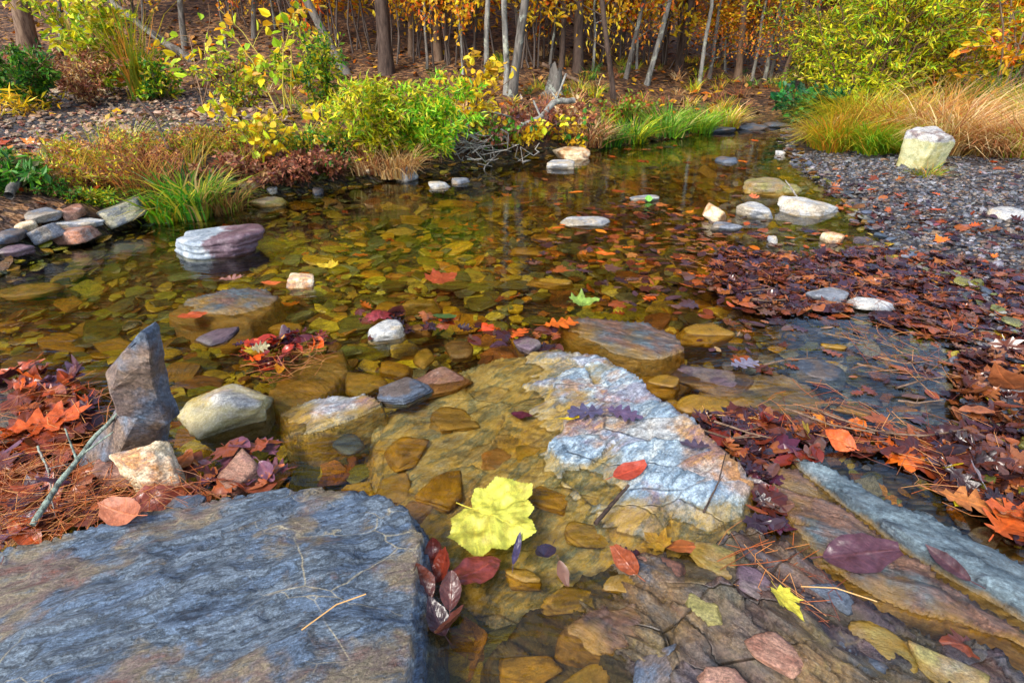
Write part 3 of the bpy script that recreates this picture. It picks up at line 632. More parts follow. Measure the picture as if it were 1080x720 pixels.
# ------------------------------------------------------------------ scattering helpers
def inpoly(x, y, poly): return seg_dist(x, y, np.array(poly)) > 0
def rot_mats(ax, ay, az):
    cx, sx, cy, sy, cz, sz = np.cos(ax), np.sin(ax), np.cos(ay), np.sin(ay), np.cos(az), np.sin(az)
    R_ = np.empty((len(az), 3, 3))
    R_[:, 0, 0] = cz*cy; R_[:, 0, 1] = cz*sy*sx-sz*cx; R_[:, 0, 2] = cz*sy*cx+sz*sx
    R_[:, 1, 0] = sz*cy; R_[:, 1, 1] = sz*sy*sx+cz*cx; R_[:, 1, 2] = sz*sy*cx-cz*sx
    R_[:, 2, 0] = -sy; R_[:, 2, 1] = cy*sx; R_[:, 2, 2] = cy*cx
    return R_
def merged(name, protos, which, Rm, S, T, cols, mat, smooth=True, attr=None, **k):
    Vs, Fs, Cs, As = [], {}, [], []; off = 0
    for i, pr in enumerate(protos):
        V, F = pr[0], pr[1]; sel = np.nonzero(which == i)[0]
        if not len(sel): continue
        W = np.einsum('nij,nvj->nvi', Rm[sel], V[None]*S[sel][:, None, :])+T[sel][:, None, :]
        Vs.append(W.reshape(-1, 3)); Cs.append(np.repeat(cols[sel], len(V), 0))
        if attr: As.append(np.tile(pr[2], len(sel)))
        for f in (F if isinstance(F, list) else [F]):
            Fs.setdefault(f.shape[1], []).append((f[None]+(off+np.arange(len(sel))*len(V))[:, None, None]).reshape(-1, f.shape[1]))
        off += len(sel)*len(V)
    return build(name, np.concatenate(Vs), [np.concatenate(v) for v in Fs.values()], mat, col=np.concatenate(Cs), smooth=smooth,
                 attrs={attr: np.concatenate(As)} if attr else None)
def pal(cols, n, r=rng, jit=.18):
    C = np.array([lin(c) for c in cols]); i = r.integers(0, len(C), n)
    return C[i]*(1+r.uniform(-jit, jit, (n, 1)))*(1+r.uniform(-.06, .06, (n, 3)))
def blocked(x, y, shrink=0.0):
    b = np.zeros(len(x), bool)
    for k, a in AVOID:
        if k == 'poly': b |= seg_dist(x, y, a) > shrink
        else: b |= np.hypot(x-a[0], y-a[1]) < a[2]*.8
    return b
def pxof(x, y, z=0): return proj(np.stack([x, y, np.zeros_like(x)+z], -1))

LM = [('the standing slate', 146, 470), ('the grey cream boulder', 237, 440), ('the white and maroon rock', 227, 258), ('the streaked boulder', 650, 470), ('the big yellow leaf', 525, 560),
      ('the blue slate shard', 425, 408), ('the grey and orange slab', 650, 358), ('the white pink stone', 408, 348), ('the bright green leaf', 617, 324), ('the pale submerged slab', 800, 420),
      ('the rust brown slab', 930, 600), ('the grey oval stone', 873, 308), ('the rounded cream cobble', 756, 228), ('the long grey white rock', 858, 220), ('the upright white stone', 974, 178),
      ('the brown slab', 235, 325), ('the small grey and orange block', 316, 298), ('the white and ochre flat stone', 617, 234), ('the thin white flat stone', 680, 209), ('the long tan rock', 603, 165),
      ('the rounded white rock', 424, 184), ('the blue sky reflection', 930, 400), ('the big curled brown leaf', 1062, 412), ('the leaf pile', 305, 378), ('the long pale blade stone', 921, 322), ('the green patch of water', 825, 260)]
LMW = np.array([P(a, b)[:2] for _, a, b in LM])
def rel(x, y):
    px, py = pxof(np.array([x]), np.array([y])); px, py = float(px[0]), float(py[0])
    d = np.hypot(LMW[:, 0]-x, LMW[:, 1]-y); i = int(np.argmin(d)); n, lx, ly = LM[i]
    dx, dy = (px-lx), (py-ly)*1.6
    near = 'just ' if d[i] < .16 else ('well ' if d[i] > .5 else '')
    if abs(dx) > abs(dy): w = near+('right of' if dx > 0 else 'left of')
    else: w = near+('in front of' if dy > 0 else 'behind')
    return w+' '+n

# submerged bed stones
ST_P = [rock_shape(100+i, 4, sides=[4, 5, 4, 6][i % 4], p=46, tilt=.2, rough=.035, lam=.02, extra=1) for i in range(12)]
def shard(seed):
    r = np.random.default_rng(seed); n = int(r.integers(5, 8)); a = np.sort(np.arange(n)*2*PI/n+r.uniform(-.35, .35, n)); q = r.uniform(.7, 1, n)
    m = n*2; a2 = np.empty(m); q2 = np.empty(m); a2[::2] = a; q2[::2] = q
    x, y = np.cos(a)*q, np.sin(a)*q; mx = (x+np.roll(x, -1))/2*r.uniform(.95, 1.06, n); my = (y+np.roll(y, -1))/2*r.uniform(.95, 1.06, n)
    X = np.empty(m); Y = np.empty(m); X[::2] = x; Y[::2] = y; X[1::2] = mx; Y[1::2] = my
    V = []
    for z, k in ((-1, .82), (-.1, .97), (.62, 1.0), (.95, .93)): V.append(np.stack([X*k+r.normal(0, .02, m), Y*k+r.normal(0, .02, m), np.full(m, z)+.12*X*(z > 0)+r.normal(0, .05, m)], -1))
    V.append(np.stack([X*.5, Y*.5, 1.0+.1*X+r.normal(0, .06, m)], -1)); V.append(np.array([[0, 0, 1.03]])); V = np.concatenate(V)
    i = np.arange(m); j = (i+1) % m; F = []
    for k in range(4): F += [np.stack([k*m+i, k*m+j, (k+1)*m+j], -1), np.stack([k*m+i, (k+1)*m+j, (k+1)*m+i], -1)]
    F.append(np.stack([4*m+i, 4*m+j, np.full(m, 5*m)], -1)); return V, np.concatenate(F)
ST_L = [shard(200+i) if i % 2 else rock_shape(260+i, 2, sides=6, p=10, top=1, tilt=.3, rough=.04) for i in range(12)]
def bed_stones():
    N = 8500
    x = rng.uniform(-3.6, 4.2, N*4); y = .3+rng.uniform(0, 1, N*4)**1.25*6.6
    s = seg_dist(x, y, POLY); px, py = pxof(x, y)
    ok = (s > -.06) & (px > -120) & (px < 1200) & (py < 800) & ~blocked(x, y, .03)
    x, y, px, py, s = x[ok][:N], y[ok][:N], px[ok][:N], py[ok][:N], s[ok][:N]; n = len(x)
    z = H(x, y)
    size = np.clip(rng.lognormal(math.log(.043), .55, n), .016, .15)
    size = np.where(px > 780, np.minimum(size*.8, .085), size); size = np.where(s < .12, np.minimum(size, .06), size)
    asp = rng.uniform(.45, .95, n); th = rng.uniform(.10, .26, n)
    size = size*(1+.12*np.maximum(y-2, 0)/2)
    yaw = rng.normal(.45, .8, n)
    Rm = rot_mats(rng.normal(.12, .16, n), rng.normal(0, .18, n), yaw)
    S = np.stack([size/2*1.25, size/2*1.25*asp, size/2*th], -1)
    T = np.stack([x, y, z+size*th*.30+rng.uniform(0, .018, n)], -1)
    T[:, 2] = np.where(s > .1, np.minimum(T[:, 2], -.012-size*th*.5), T[:, 2])
    cols = pal(['#b0901c', '#7c7414', '#96681a', '#56561c', '#7a461c', '#d0a024', '#66682c', '#8c4c20', '#45441c', '#b87a1c', '#6a6d54', '#a08c24', '#59603a', '#c8a83c'], n)*1.0
    reg = fbm(x*1.3, y*1.3, 0, 3, 77)[:, None]
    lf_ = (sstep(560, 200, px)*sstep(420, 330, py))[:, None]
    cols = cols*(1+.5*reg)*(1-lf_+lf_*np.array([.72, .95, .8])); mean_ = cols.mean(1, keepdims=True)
    cols = (cols*.88+.12*np.array(lin('#8a7a1c'))*(1+reg))*1.15
    cols = cols*(1-.5*sstep(2.3, 3.8, y))[:, None]  # dimness of deeper water painted into the far stones so reflections stand out
    rt = (px > 760)
    cols[rt] = np.where(rng.uniform(0, 1, (rt.sum(), 1)) < .55, pal(['#5a6270', '#7d7a80', '#6a5a58', '#8a8678', '#474f5c'], int(rt.sum())), cols[rt])
    area = size*size*asp/(y+.4)**2.2
    inframe = (px > 0) & (px < 1080) & (py < 715) & (s > .02)
    order = np.argsort(-(area*inframe)); pick = order[:205]; rest = np.setdiff1d(np.arange(n), pick)
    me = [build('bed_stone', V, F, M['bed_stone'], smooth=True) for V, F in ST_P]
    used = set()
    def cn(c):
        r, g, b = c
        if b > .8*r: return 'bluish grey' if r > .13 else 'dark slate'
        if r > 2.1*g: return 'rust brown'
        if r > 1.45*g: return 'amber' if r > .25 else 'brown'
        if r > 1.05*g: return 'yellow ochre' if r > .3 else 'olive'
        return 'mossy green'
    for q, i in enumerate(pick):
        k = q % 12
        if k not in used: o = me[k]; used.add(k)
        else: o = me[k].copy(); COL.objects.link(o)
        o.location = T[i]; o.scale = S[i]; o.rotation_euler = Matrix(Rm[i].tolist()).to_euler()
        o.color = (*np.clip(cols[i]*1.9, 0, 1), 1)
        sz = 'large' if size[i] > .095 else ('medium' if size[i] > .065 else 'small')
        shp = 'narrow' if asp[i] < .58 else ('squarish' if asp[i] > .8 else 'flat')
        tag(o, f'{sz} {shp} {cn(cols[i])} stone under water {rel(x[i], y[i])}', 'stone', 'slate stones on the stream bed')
    w = rng.integers(0, 12, n)
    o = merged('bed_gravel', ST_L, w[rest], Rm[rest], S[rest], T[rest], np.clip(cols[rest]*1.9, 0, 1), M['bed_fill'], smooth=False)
    tag(o, 'mass of smaller flat slate stones covering the stream bed', 'gravel', kind='stuff')
bed_stones()

PB = [rock_shape(300+i, 1, sides=5, p=8, tilt=.4, rough=.02) for i in range(6)]
def pebbles(name, poly, n, lo, hi, cols, label, z_off=0.3, sidecond=None):
    poly = np.array(poly); a = poly.min(0); b = poly.max(0)
    x = rng.uniform(a[0], b[0], n*3); y = rng.uniform(a[1], b[1], n*3); ok = inpoly(x, y, poly) & ~blocked(x, y)
    x, y = x[ok][:n], y[ok][:n]; n = len(x); z = H(x, y)
    s = rng.uniform(lo, hi, n)*np.where(rng.uniform(0, 1, n) < .06, 2.0, 1)
    S = np.stack([s/2, s/2*rng.uniform(.6, 1, n), s/2*rng.uniform(.25, .6, n)], -1)
    T = np.stack([x, y, z+s*.12], -1)
    o = merged(name, PB, rng.integers(0, 6, n), rot_mats(rng.normal(0, .2, n), rng.normal(0, .2, n), rng.uniform(0, 6, n)), S, T, np.clip(pal(cols, n)*1.9, 0, 1), M['bed_fill'], smooth=False)
    tag(o, label, 'gravel', kind='stuff')
RB = [P(838, 168), P(850, 186), P(885, 208), P(905, 235), P(930, 262), P(985, 292), P(1040, 330), P(1100, 400), P(1400, 330), P(1400, 160), P(1000, 158), P(870, 158)]
pebbles('gravel', [p[:2] for p in RB], 24000, .011, .027, ['#54565c', '#6c6a6c', '#44444a', '#7d7266', '#64564c', '#86848a', '#7b6450', '#3c4048', '#6e7076'], 'fine blue grey gravel of the bar on the right')
LB = [(-2.05, 3.4), (-1.6, 3.9), (-1.5, 5.0), (-3, 5.8), (-7, 5.6), (-7, 3.2), (-3.6, 2.6), (-2.6, 2.5)]
pebbles('gravel', LB, 9000, .016, .045, ['#94745c', '#a88464', '#7c5c48', '#6c5e54', '#b09074', '#8a5240', '#b49c80'], 'pinkish brown gravel on the bar at the left')

# ------------------------------------------------------------------ leaves
OUT = {
 'maple': [(0, .0), (.10, -.05), (.27, -.10), (.31, .0), (.55, .08), (.42, .2), (.50, .3), (.68, .52), (.52, .50), (.46, .57), (.25, .50), (.30, .66), (.20, .72), (.16, .84), (0, 1.02)],
 'sycamore': [(0, .0), (.10, -.10), (.30, -.16), (.40, -.04), (.58, .02), (.60, .16), (.62, .34), (.66, .52), (.55, .61), (.44, .64), (.38, .74), (.24, .78), (.14, .88), (0, 1.0)],
 'oak': [(0, 0), (.04, .08), (.16, .13), (.07, .22), (.28, .33), (.30, .38), (.09, .42), (.33, .56), (.33, .62), (.11, .63), (.26, .78), (.22, .83), (.08, .82), (.07, .93), (0, 1)],
 'oval': [(0, 0), (.07, .04), (.17, .14), (.25, .3), (.28, .46), (.25, .62), (.18, .78), (.09, .92), (0, 1)],
 'narrow': [(0, 0), (.04, .05), (.09, .2), (.12, .4), (.11, .6), (.07, .82), (0, 1)]}
def leafmesh(kind, seed=0, sub=3, rings=5, curl=.2, fold=.1, wrinkle=.05, serr=0.0):
    r = np.random.default_rng(seed); h = np.array(OUT[kind])
    h = h*(1+r.uniform(-.06, .06, h.shape))
    h[0] = (0, 0); h[-1, 0] = 0
    full = np.concatenate([h, (h*[-1, 1]*(1+r.uniform(-.05, .05, h.shape)))[::-1][1:-1]])
    m = len(full); pts = []
    for i in range(m):
        for k in range(sub):
            f = k/sub; p = full[i]*(1-f)+full[(i+1) % m]*f
            if serr: p = p+(p-[0, .4])*serr*(1 if k % 2 else -1)
            pts.append(p)
    pts = np.array(pts); m = len(pts)
    cy = np.full(m, .3) if kind in ('maple', 'sycamore') else np.clip(pts[:, 1], .06, .94)
    c = np.stack([np.zeros(m), cy], -1)
    V = []; vein = []
    tips = [(0, 1.0), (.62, .5), (-.62, .5), (.5, .08), (-.5, .08)] if kind in ('maple', 'sycamore') else [(0, 1)]
    for k in range(rings):
        f = (k/(rings-1)); X = c+(pts-c)*f
        d = np.full(m, 9.0); a0 = np.array([0, .02])
        for tp in tips:
            e = np.array(tp)-a0; L2 = e@e; tt = np.clip((X-a0)@e/L2, 0, 1); d = np.minimum(d, np.hypot(*(X-a0-tt[:, None]*e).T)/(1-.6*tt))
        v = np.exp(-(d/.016)**2)
        q = (X[:, 1]-np.abs(X[:, 0])*.9)*8; v = np.maximum(v, .5*np.exp(-((q-np.round(q))/.09)**2)*(f < .95))
        z = curl*((X[:, 0])**2*1.2+(X[:, 1]-.45)**2)+fold*np.abs(X[:, 0])+wrinkle*fbm(X[:, 0]*4+seed, X[:, 1]*4, seed, 3, seed)
        V.append(np.stack([X[:, 0], X[:, 1]-.45, z], -1)); vein.append(v)
    F = []
    for k in range(rings-1):
        i = np.arange(m); j = (i+1) % m; F.append(np.stack([k*m+i, k*m+j, (k+1)*m+j, (k+1)*m+i], -1))
    V = np.concatenate(V); vein = np.concatenate(vein); F = np.concatenate(F)
    # stalk
    n0 = len(V); st = np.array([[-.008, -.45, 0.0], [.008, -.45, 0], [.03, -.58, .02], [.045, -.70, .05], [.03, -.70, .05], [.012, -.58, .02]])
    st[:, 2] += curl*.2
    V = np.concatenate([V, st]); vein = np.concatenate([vein, np.ones(6)])
    F = np.concatenate([F, [[n0, n0+1, n0+2, n0+5], [n0+5, n0+2, n0+3, n0+4]]])
    V[:, 2] -= V[:, 2].min()*.5
    return V, F, vein
M['wet_leaf'] = leaf_mat('wet_leaf', 'object', .3, .12, vein=True, spots=.35)
M['dry_leaf'] = leaf_mat('dry_leaf', 'object', .5, .25, vein=True, spots=.25)
M['leaf_mass'] = leaf_mat('leaf_mass', 'tint', .22, .1, spots=.35)
LF = []; kinds = ['oak', 'oval', 'maple', 'oval', 'oak', 'oval', 'narrow', 'maple', 'oval', 'oak']
for i, k in enumerate(kinds): LF.append(leafmesh(k, 10+i, 2, 4, curl=[.15, .4, -.3, .8, .5, -.5][i % 6], fold=[.1, .3, 0, -.2][i % 4], wrinkle=.12))
LFL = [leafmesh(k, 10+i, 1, 3, curl=[.15, .4, -.3, .8, .5, -.5][i % 6], fold=[.1, .3, 0, -.2][i % 4], wrinkle=.14) for i, k in enumerate(kinds)]
MAROON = ['#35191c', '#421f1a', '#54281a', '#2a181c', '#66321f', '#3a2228', '#7a3c20', '#443038', '#8a4c28', '#2e2028', '#5c4038', '#6a4a3c', '#94562c', '#4a2018']
ORANGE = ['#b4511a', '#c8641c', '#9a3f16', '#d07a24', '#7a3418', '#a8481c', '#6a3018', '#8a4420']
def leafname(c):
    r, g, b = c[:3]
    if b > .6*r: return 'dark purple'
    if r < .08: return 'dark maroon' if b > .25*r else 'dark brown'
    if g < .22*r: return 'red orange'
    if g < .35*r: return 'rusty orange' if r > .3 else 'reddish brown'
    if g < .6*r: return 'golden tan' if r > .4 else 'brown'
    return 'yellow'
KN = {'oak': 'lobed oak leaf', 'oval': 'oval leaf', 'maple': 'pointed maple leaf', 'narrow': 'narrow leaf'}
leaf_protos = {}
def leaf_obj(i, mat):
    key = (i, mat)
    if key not in leaf_protos:
        V, F, v = LF[i]; leaf_protos[key] = build('fallen_leaf', V, F, M[mat], smooth=True, attrs={'vein': v}); return leaf_protos[key]
    o = leaf_protos[key].copy(); COL.objects.link(o); return o
def heights_top(x, y):
    return np.maximum(H(x, y), 0)
bpy.context.view_layer.update()

def leaf_scatter():
    X, Y, C, Zo, SZ, ti = [], [], [], [], [], []
    def zone(poly_px, n, cols, size=(.05, .1), lift=(.002, .02), tilt=.22, under=False):
        poly = np.array([P(*p)[:2] for p in poly_px]); a, b = poly.min(0), poly.max(0)
        x = rng.uniform(a[0], b[0], n*6); y = rng.uniform(a[1], b[1], n*6); ok = inpoly(x, y, poly) & ~blocked(x, y, .01)
        x, y = x[ok][:n], y[ok][:n]; m = len(x)
        z = heights_top(x, y)+rng.uniform(*lift, m) if not under else np.minimum(H(x, y)+.022, -.008)
        X.append(x); Y.append(y); Zo.append(z); SZ.append(rng.uniform(*size, m)); C.append(pal(cols, m)); ti.append(np.full(m, tilt))
    zone([(760, 262), (840, 270), (930, 262), (1090, 300), (1100, 350), (1100, 480), (1000, 520), (950, 470), (1040, 440), (1000, 360), (900, 330), (800, 335), (740, 300)], 2100, MAROON+['#8a4a2c', '#3c2c3a'], (.03, .072), (.0005, .016), .17)
    zone([(735, 440), (760, 430), (870, 450), (860, 490), (812, 490), (830, 560), (800, 570), (792, 500)], 170, MAROON+['#6a2418', '#4c2030'], (.035, .07), (.001, .010), .14)
    zone([(1010, 380), (1100, 360), (1130, 560), (1060, 560), (990, 500)], 330, ['#4a2418', '#5e301c', '#74401f', '#3a1e1a', '#2a1a1c', '#8a5434'], (.04, .08), (.002, .03), .33)
    zone([(760, 440), (880, 470), (1000, 510), (1100, 590), (1100, 520), (1000, 470), (870, 440)], 150, MAROON+MAROON+ORANGE, (.04, .075), (.001, .008), .13)
    zone([(640, 205), (700, 215), (830, 235), (900, 250), (960, 262), (900, 330), (720, 330), (640, 300), (560, 300), (560, 260)], 340, MAROON+MAROON+MAROON+ORANGE+['#8a5a2c'], (.04, .08), (.0005, .004), .08)
    zone([(1000, 235), (1090, 235), (1090, 300), (960, 285)], 60, MAROON, (.04, .07), (.004, .012), .2)
    zone([(860, 195), (930, 200), (1000, 240), (1000, 262), (900, 240)], 90, MAROON+['#b0522a', '#7c4048'], (.05, .08), (.002, .012), .2)
    zone([(0, 395), (95, 392), (105, 430), (75, 500), (60, 560), (0, 590), (-60, 520)], 130, ORANGE[:1]+ORANGE[2:3]+ORANGE[4:]+['#5c2a1e', '#43202a', '#8a4a2a', '#7a5a6a'], (.05, .10), (.004, .04), .35)
    zone([(95, 500), (190, 500), (290, 470), (300, 520), (200, 545), (60, 565)], 60, ['#5c3038', '#8a4a32', '#6a4250', '#a05a34'], (.04, .08), (.01, .04), .3)
    zone([(255, 365), (330, 350), (350, 365), (345, 392), (300, 405), (262, 385)], 70, ['#a8341c', '#c8501c', '#4a1a20', '#6a2420', '#d08a24', '#3a1a28'], (.035, .08), (.001, .03), .4)
    zone([(380, 330), (440, 330), (560, 350), (600, 345), (600, 372), (520, 366), (440, 350), (385, 365)], 45, MAROON+['#b8401c'], (.04, .07), (.001, .008), .15)
    zone([(200, 225), (560, 190), (700, 230), (700, 330), (300, 345), (200, 300)], 110, ORANGE+['#8a742a', '#6a4a1c', '#a88a30', '#5c4420'], (.05, .08), (0, 0), .12, under=True)
    zone([(800, 125), (560, 165), (500, 200), (700, 230), (820, 200), (830, 150)], 40, ORANGE+MAROON, (.07, .12), (.0005, .003), .04)
    zone([(800, 335), (900, 330), (1000, 360), (1010, 430), (950, 470), (850, 445), (740, 420), (720, 340)], 70, MAROON+MAROON+ORANGE[4:]+['#8a6a4c'], (.025, .065), (.0005, .003), .06)
    zone([(560, 255), (660, 205), (760, 240), (760, 340), (640, 330)], 90, MAROON+MAROON+ORANGE[4:], (.03, .07), (.0005, .003), .06)
    zone([(860, 175), (1090, 175), (1090, 290), (960, 285)], 90, MAROON+ORANGE+['#a87a4c'], (.03, .06), (.008, .016), .25)
    zone([(0, 120), (240, 112), (250, 145), (0, 160)], 90, ORANGE+['#a8642c', '#8a5a34'], (.05, .09), (.01, .02), .3)
    zone([(0, 270), (90, 245), (140, 225), (130, 200), (0, 205), (-60, 250)], 80, ORANGE+['#6a2a20', '#7c4a5a'], (.05, .085), (.004, .02), .25)
    zone([(570, 600), (700, 570), (900, 640), (1060, 700), (1060, 740), (700, 730)], 40, MAROON, (.04, .07), (.002, .012), .15)
    x, y, z, s, c, tl = map(np.concatenate, (X, Y, Zo, SZ, C, ti)); n = len(x)
    Rm = rot_mats(rng.normal(0, 1, n)*tl, rng.normal(0, 1, n)*tl, rng.uniform(0, 6.28, n))
    S = np.stack([s, s, s], -1)*np.stack([rng.uniform(.75, 1.1, n), np.ones(n), rng.uniform(.3, 1.1, n)*np.where(tl < .1, .3, 1)], -1)
    T = np.stack([x, y, z], -1); w = rng.integers(0, len(LF), n)
    px, py = pxof(x, y); vis = (px > 4) & (px < 1076) & (py < 712)
    order = np.argsort(-(s*s/(y+.5)**2*vis)); pick = order[:225]; rest = np.setdiff1d(np.arange(n), pick)
    for i in pick:
        o = leaf_obj(int(w[i]), 'wet_leaf'); o.location = T[i]; o.scale = S[i]; o.rotation_euler = Matrix(Rm[i].tolist()).to_euler()
        o.color = (*np.clip(c[i]*1.0, 0, 1), 1)
        pos = 'sunken' if z[i] < -.004 else ('floating' if tl[i] < .16 else 'wet')
        tag(o, f'{pos} {leafname(c[i])} {KN[kinds[w[i]]]} {rel(x[i], y[i])}', 'leaf', 'fallen leaves in and beside the stream')
    o = merged('leaf_litter', LFL, w[rest], Rm[rest], S[rest], T[rest], c[rest], M['leaf_mass'])
    tag(o, 'matted wet brown and maroon leaves drifted along the stream edge', 'leaves', kind='stuff')
leaf_scatter()

CASTS = {}
def cast(px, py, lift=.004):
    d = ray(px, py); d = d/np.linalg.norm(d); dg = bpy.context.evaluated_depsgraph_get()
    ok, loc, nrm, *_ = sc.ray_cast(dg, Vector((0, 0, CH)), Vector(d))
    if not ok: return P(px, py, 0), Vector((0, 0, 1))
    return np.array(loc)+[0, 0, lift], nrm
bpy.context.view_layer.update()
def hero_leaf(px, py, z, size, kind, col, label, yaw=0, pitch=0, roll=0, curl=.15, fold=.05, wr=.06, mat='dry_leaf', seed=1, serr=.0, sx=1, name='fallen_leaf', sub=5, rings=10):
    V, F, v = leafmesh(kind, seed, sub, rings, curl, fold, wr, serr)
    ns = len(V)-6
    o = build(name, V, F, M[mat], smooth=True, attrs={'vein': v}); o.color = (*lin(col), 1)
    lc, nr = CASTS[(px, py)] if (px, py) in CASTS else cast(px, py)
    if pitch > 20: lc = P(px, py, z); nr = Vector((0, 0, 1))
    nr = (nr+Vector((0, 0, 1.2))).normalized(); q = Vector((0, 0, 1)).rotation_difference(nr)
    lc = np.array(lc)+np.array(nr)*(.006+size*.06)
    o.location = lc; o.scale = (size*sx, size, size); o.rotation_euler = (q.to_matrix() @ Euler((math.radians(pitch), math.radians(roll), math.radians(yaw))).to_matrix()).to_euler()
    tag(o, label, 'leaf', None); return o
hero_leaf(528, 558, .024, .146, 'sycamore', '#c2c24c', 'big pale yellow sycamore leaf stranded in the foreground', yaw=-122, pitch=6, roll=8, curl=.15, wr=.12, serr=.015, seed=3, sub=8, rings=18)
hero_leaf(617, 324, .012, .10, 'maple', '#88a84a', 'bright green leaf floating in mid stream', yaw=-80, curl=.3, wr=.1, seed=4)
hero_leaf(467, 339, .012, .085, 'oval', '#78a45c', 'green leaf behind the blue slate shard', yaw=-95, sx=1.5, curl=.3, seed=5)
hero_leaf(663, 503, .05, .082, 'oval', '#a8442f', 'red oval leaf lying on the streaked boulder', yaw=-70, curl=.35, fold=.1, seed=6, sx=1.05)
hero_leaf(549, 442, .012, .055, 'oval', '#4a1626', 'small dark purple oval leaf on the streaked boulder', yaw=-100, curl=.2, seed=7, mat='wet_leaf')
hero_leaf(600, 447, .02, .085, 'narrow', '#d0b414', 'thin yellow leaf on the streaked boulder', yaw=-75, curl=.5, seed=8, sx=.5)
hero_leaf(620, 440, .04, .10, 'oak', '#4c4a66', 'purple grey oak leaf flat on the streaked boulder', yaw=80, curl=.05, seed=9, mat='wet_leaf', wr=.02)
hero_leaf(655, 440, .055, .09, 'oak', '#5a4a66', 'second purple oak leaf right of the first on the boulder', yaw=-110, curl=.05, seed=19, mat='wet_leaf', wr=.02)
hero_leaf(735, 476, .046, .07, 'oak', '#4c4254', 'dark oak leaf on the right shoulder of the streaked boulder', yaw=60, curl=.3, seed=10, mat='wet_leaf')
hero_leaf(590, 347, .02, .13, 'oak', '#cc6418', 'orange oak leaf in front of the grey and orange slab', yaw=-80, curl=.1, fold=.1, seed=11)
hero_leaf(547, 357, .015, .09, 'oak', '#c85a1c', 'dull orange leaf left of the orange oak leaf', yaw=-30, curl=.2, seed=12)
hero_leaf(468, 298, .008, .125, 'maple', '#9a4420', 'red orange maple leaf floating behind the green leaf', yaw=-50, curl=.15, seed=13)
hero_leaf(637, 272, .006, .09, 'oval', '#d86a1c', 'orange oval leaf floating in mid stream', yaw=-110, curl=.4, seed=14)
hero_leaf(345, 285, .012, .08, 'maple', '#c8ac28', 'yellow star shaped leaf right of the small grey and orange block', yaw=70, curl=.3, seed=15)
hero_leaf(288, 303, .008, .08, 'oval', '#c8642c', 'orange oval leaf left of the small grey and orange block', yaw=90, curl=.3, seed=16)
hero_leaf(244, 299, .02, .10, 'oak', '#94685c', 'pale pink oak leaf on the brown slab', yaw=-80, curl=.4, seed=17)
hero_leaf(203, 338, .01, .10, 'oval', '#a84a1c', 'rusty leaf at the lower edge of the brown slab', yaw=-80, curl=.2, seed=18)
hero_leaf(268, 377, .03, .05, 'maple', '#c8b030', 'yellow leaf at the left tip of the leaf pile', yaw=30, curl=.4, seed=20)
hero_leaf(274, 369, .035, .055, 'oak', '#a8a078', 'cream leaf on top of the leaf pile', yaw=-60, curl=.5, seed=21)
hero_leaf(25, 402, .02, .11, 'oak', '#d2601c', 'bright orange oak leaf near the left edge', yaw=-85, curl=.3, seed=22)
hero_leaf(52, 452, .04, .17, 'oak', '#c8581c', 'large orange oak leaf at left among pine needles', yaw=-60, curl=.3, seed=23, pitch=10)
hero_leaf(90, 432, .03, .12, 'oak', '#a8481c', 'rust leaf lying between the orange oak leaf and the slate', yaw=110, curl=.3, seed=24)
hero_leaf(240, 517, .06, .075, 'oval', '#b8644c', 'pinkish red oval leaf on the edge of the blue slab', yaw=-70, curl=-.5, seed=25, sx=1.4)
hero_leaf(170, 528, .05, .12, 'oval', '#8a4838', 'brown oval leaf in front of the blocky cream rock', yaw=-60, curl=-.4, seed=26, sx=1.1, mat='wet_leaf')
hero_leaf(135, 546, .065, .10, 'oval', '#b06a48', 'tan curled leaf lying at the slab edge', yaw=70, curl=.6, seed=27)
hero_leaf(92, 528, .06, .12, 'oval', '#6a6474', 'purple grey leaf under the thin twig', yaw=-70, curl=.2, seed=28, mat='wet_leaf')
hero_leaf(62, 520, .05, .12, 'oval', '#57405a', 'dark violet leaf at left beneath the lichened twig', yaw=-20, curl=.2, seed=29, mat='wet_leaf')
hero_leaf(1023, 501, .02, .07, 'oval', '#d8d4dc', 'white leaf face up at the right among dark leaves', yaw=-150, curl=.2, seed=30, sx=1.3)
hero_leaf(1008, 497, .018, .045, 'oval', '#e8c814', 'small yellow leaf touching the white leaf', yaw=60, curl=.2, seed=31)
hero_leaf(1010, 535, .04, .04, 'oval', '#c8c020', 'tiny yellow green leaf on the grey slab edge', yaw=-60, curl=.3, seed=32)
hero_leaf(828, 642, .025, .058, 'maple', '#c8c040', 'small bright yellow leaf on the dark shelf', yaw=-160, curl=.2, seed=33, sx=.7)
hero_leaf(905, 590, .035, .13, 'oval', '#4f323c', 'large dark maroon leaf flat on the rust slab', yaw=-100, curl=.08, seed=34, sx=1.1, mat='wet_leaf')
hero_leaf(1001, 600, .045, .085, 'narrow', '#4a3038', 'narrow dark curled leaf on the grey slab', yaw=20, curl=.3, fold=.5, seed=35, sx=1.3)
hero_leaf(783, 389, .008, .10, 'oak', '#7c7a90', 'pale lavender oak leaf floating over the pale slab', yaw=-75, curl=.1, seed=36)
hero_leaf(1063, 411, .05, .12, 'oval', '#9a5a34', 'big curled brown leaf at the right edge', yaw=100, curl=.7, seed=37, sx=1.35)
hero_leaf(795, 212, .03, .10, 'oak', '#dd7448', 'curled coral orange leaf behind the white topped rock', yaw=0, curl=.7, seed=38)
hero_leaf(885, 466, .02, .075, 'oval', '#d2622a', 'orange curled leaf at the top of the rust slab', yaw=50, curl=.5, seed=39, sx=1.2)
hero_leaf(808, 474, .02, .09, 'oak', '#94402a', 'orange red leaf at the tip of the streaked boulder', yaw=-40, curl=.5, seed=40)
hero_leaf(845, 455, .012, .045, 'maple', '#b89a34', 'mottled yellow leaf floating near the slabs', yaw=60, curl=.2, seed=41)
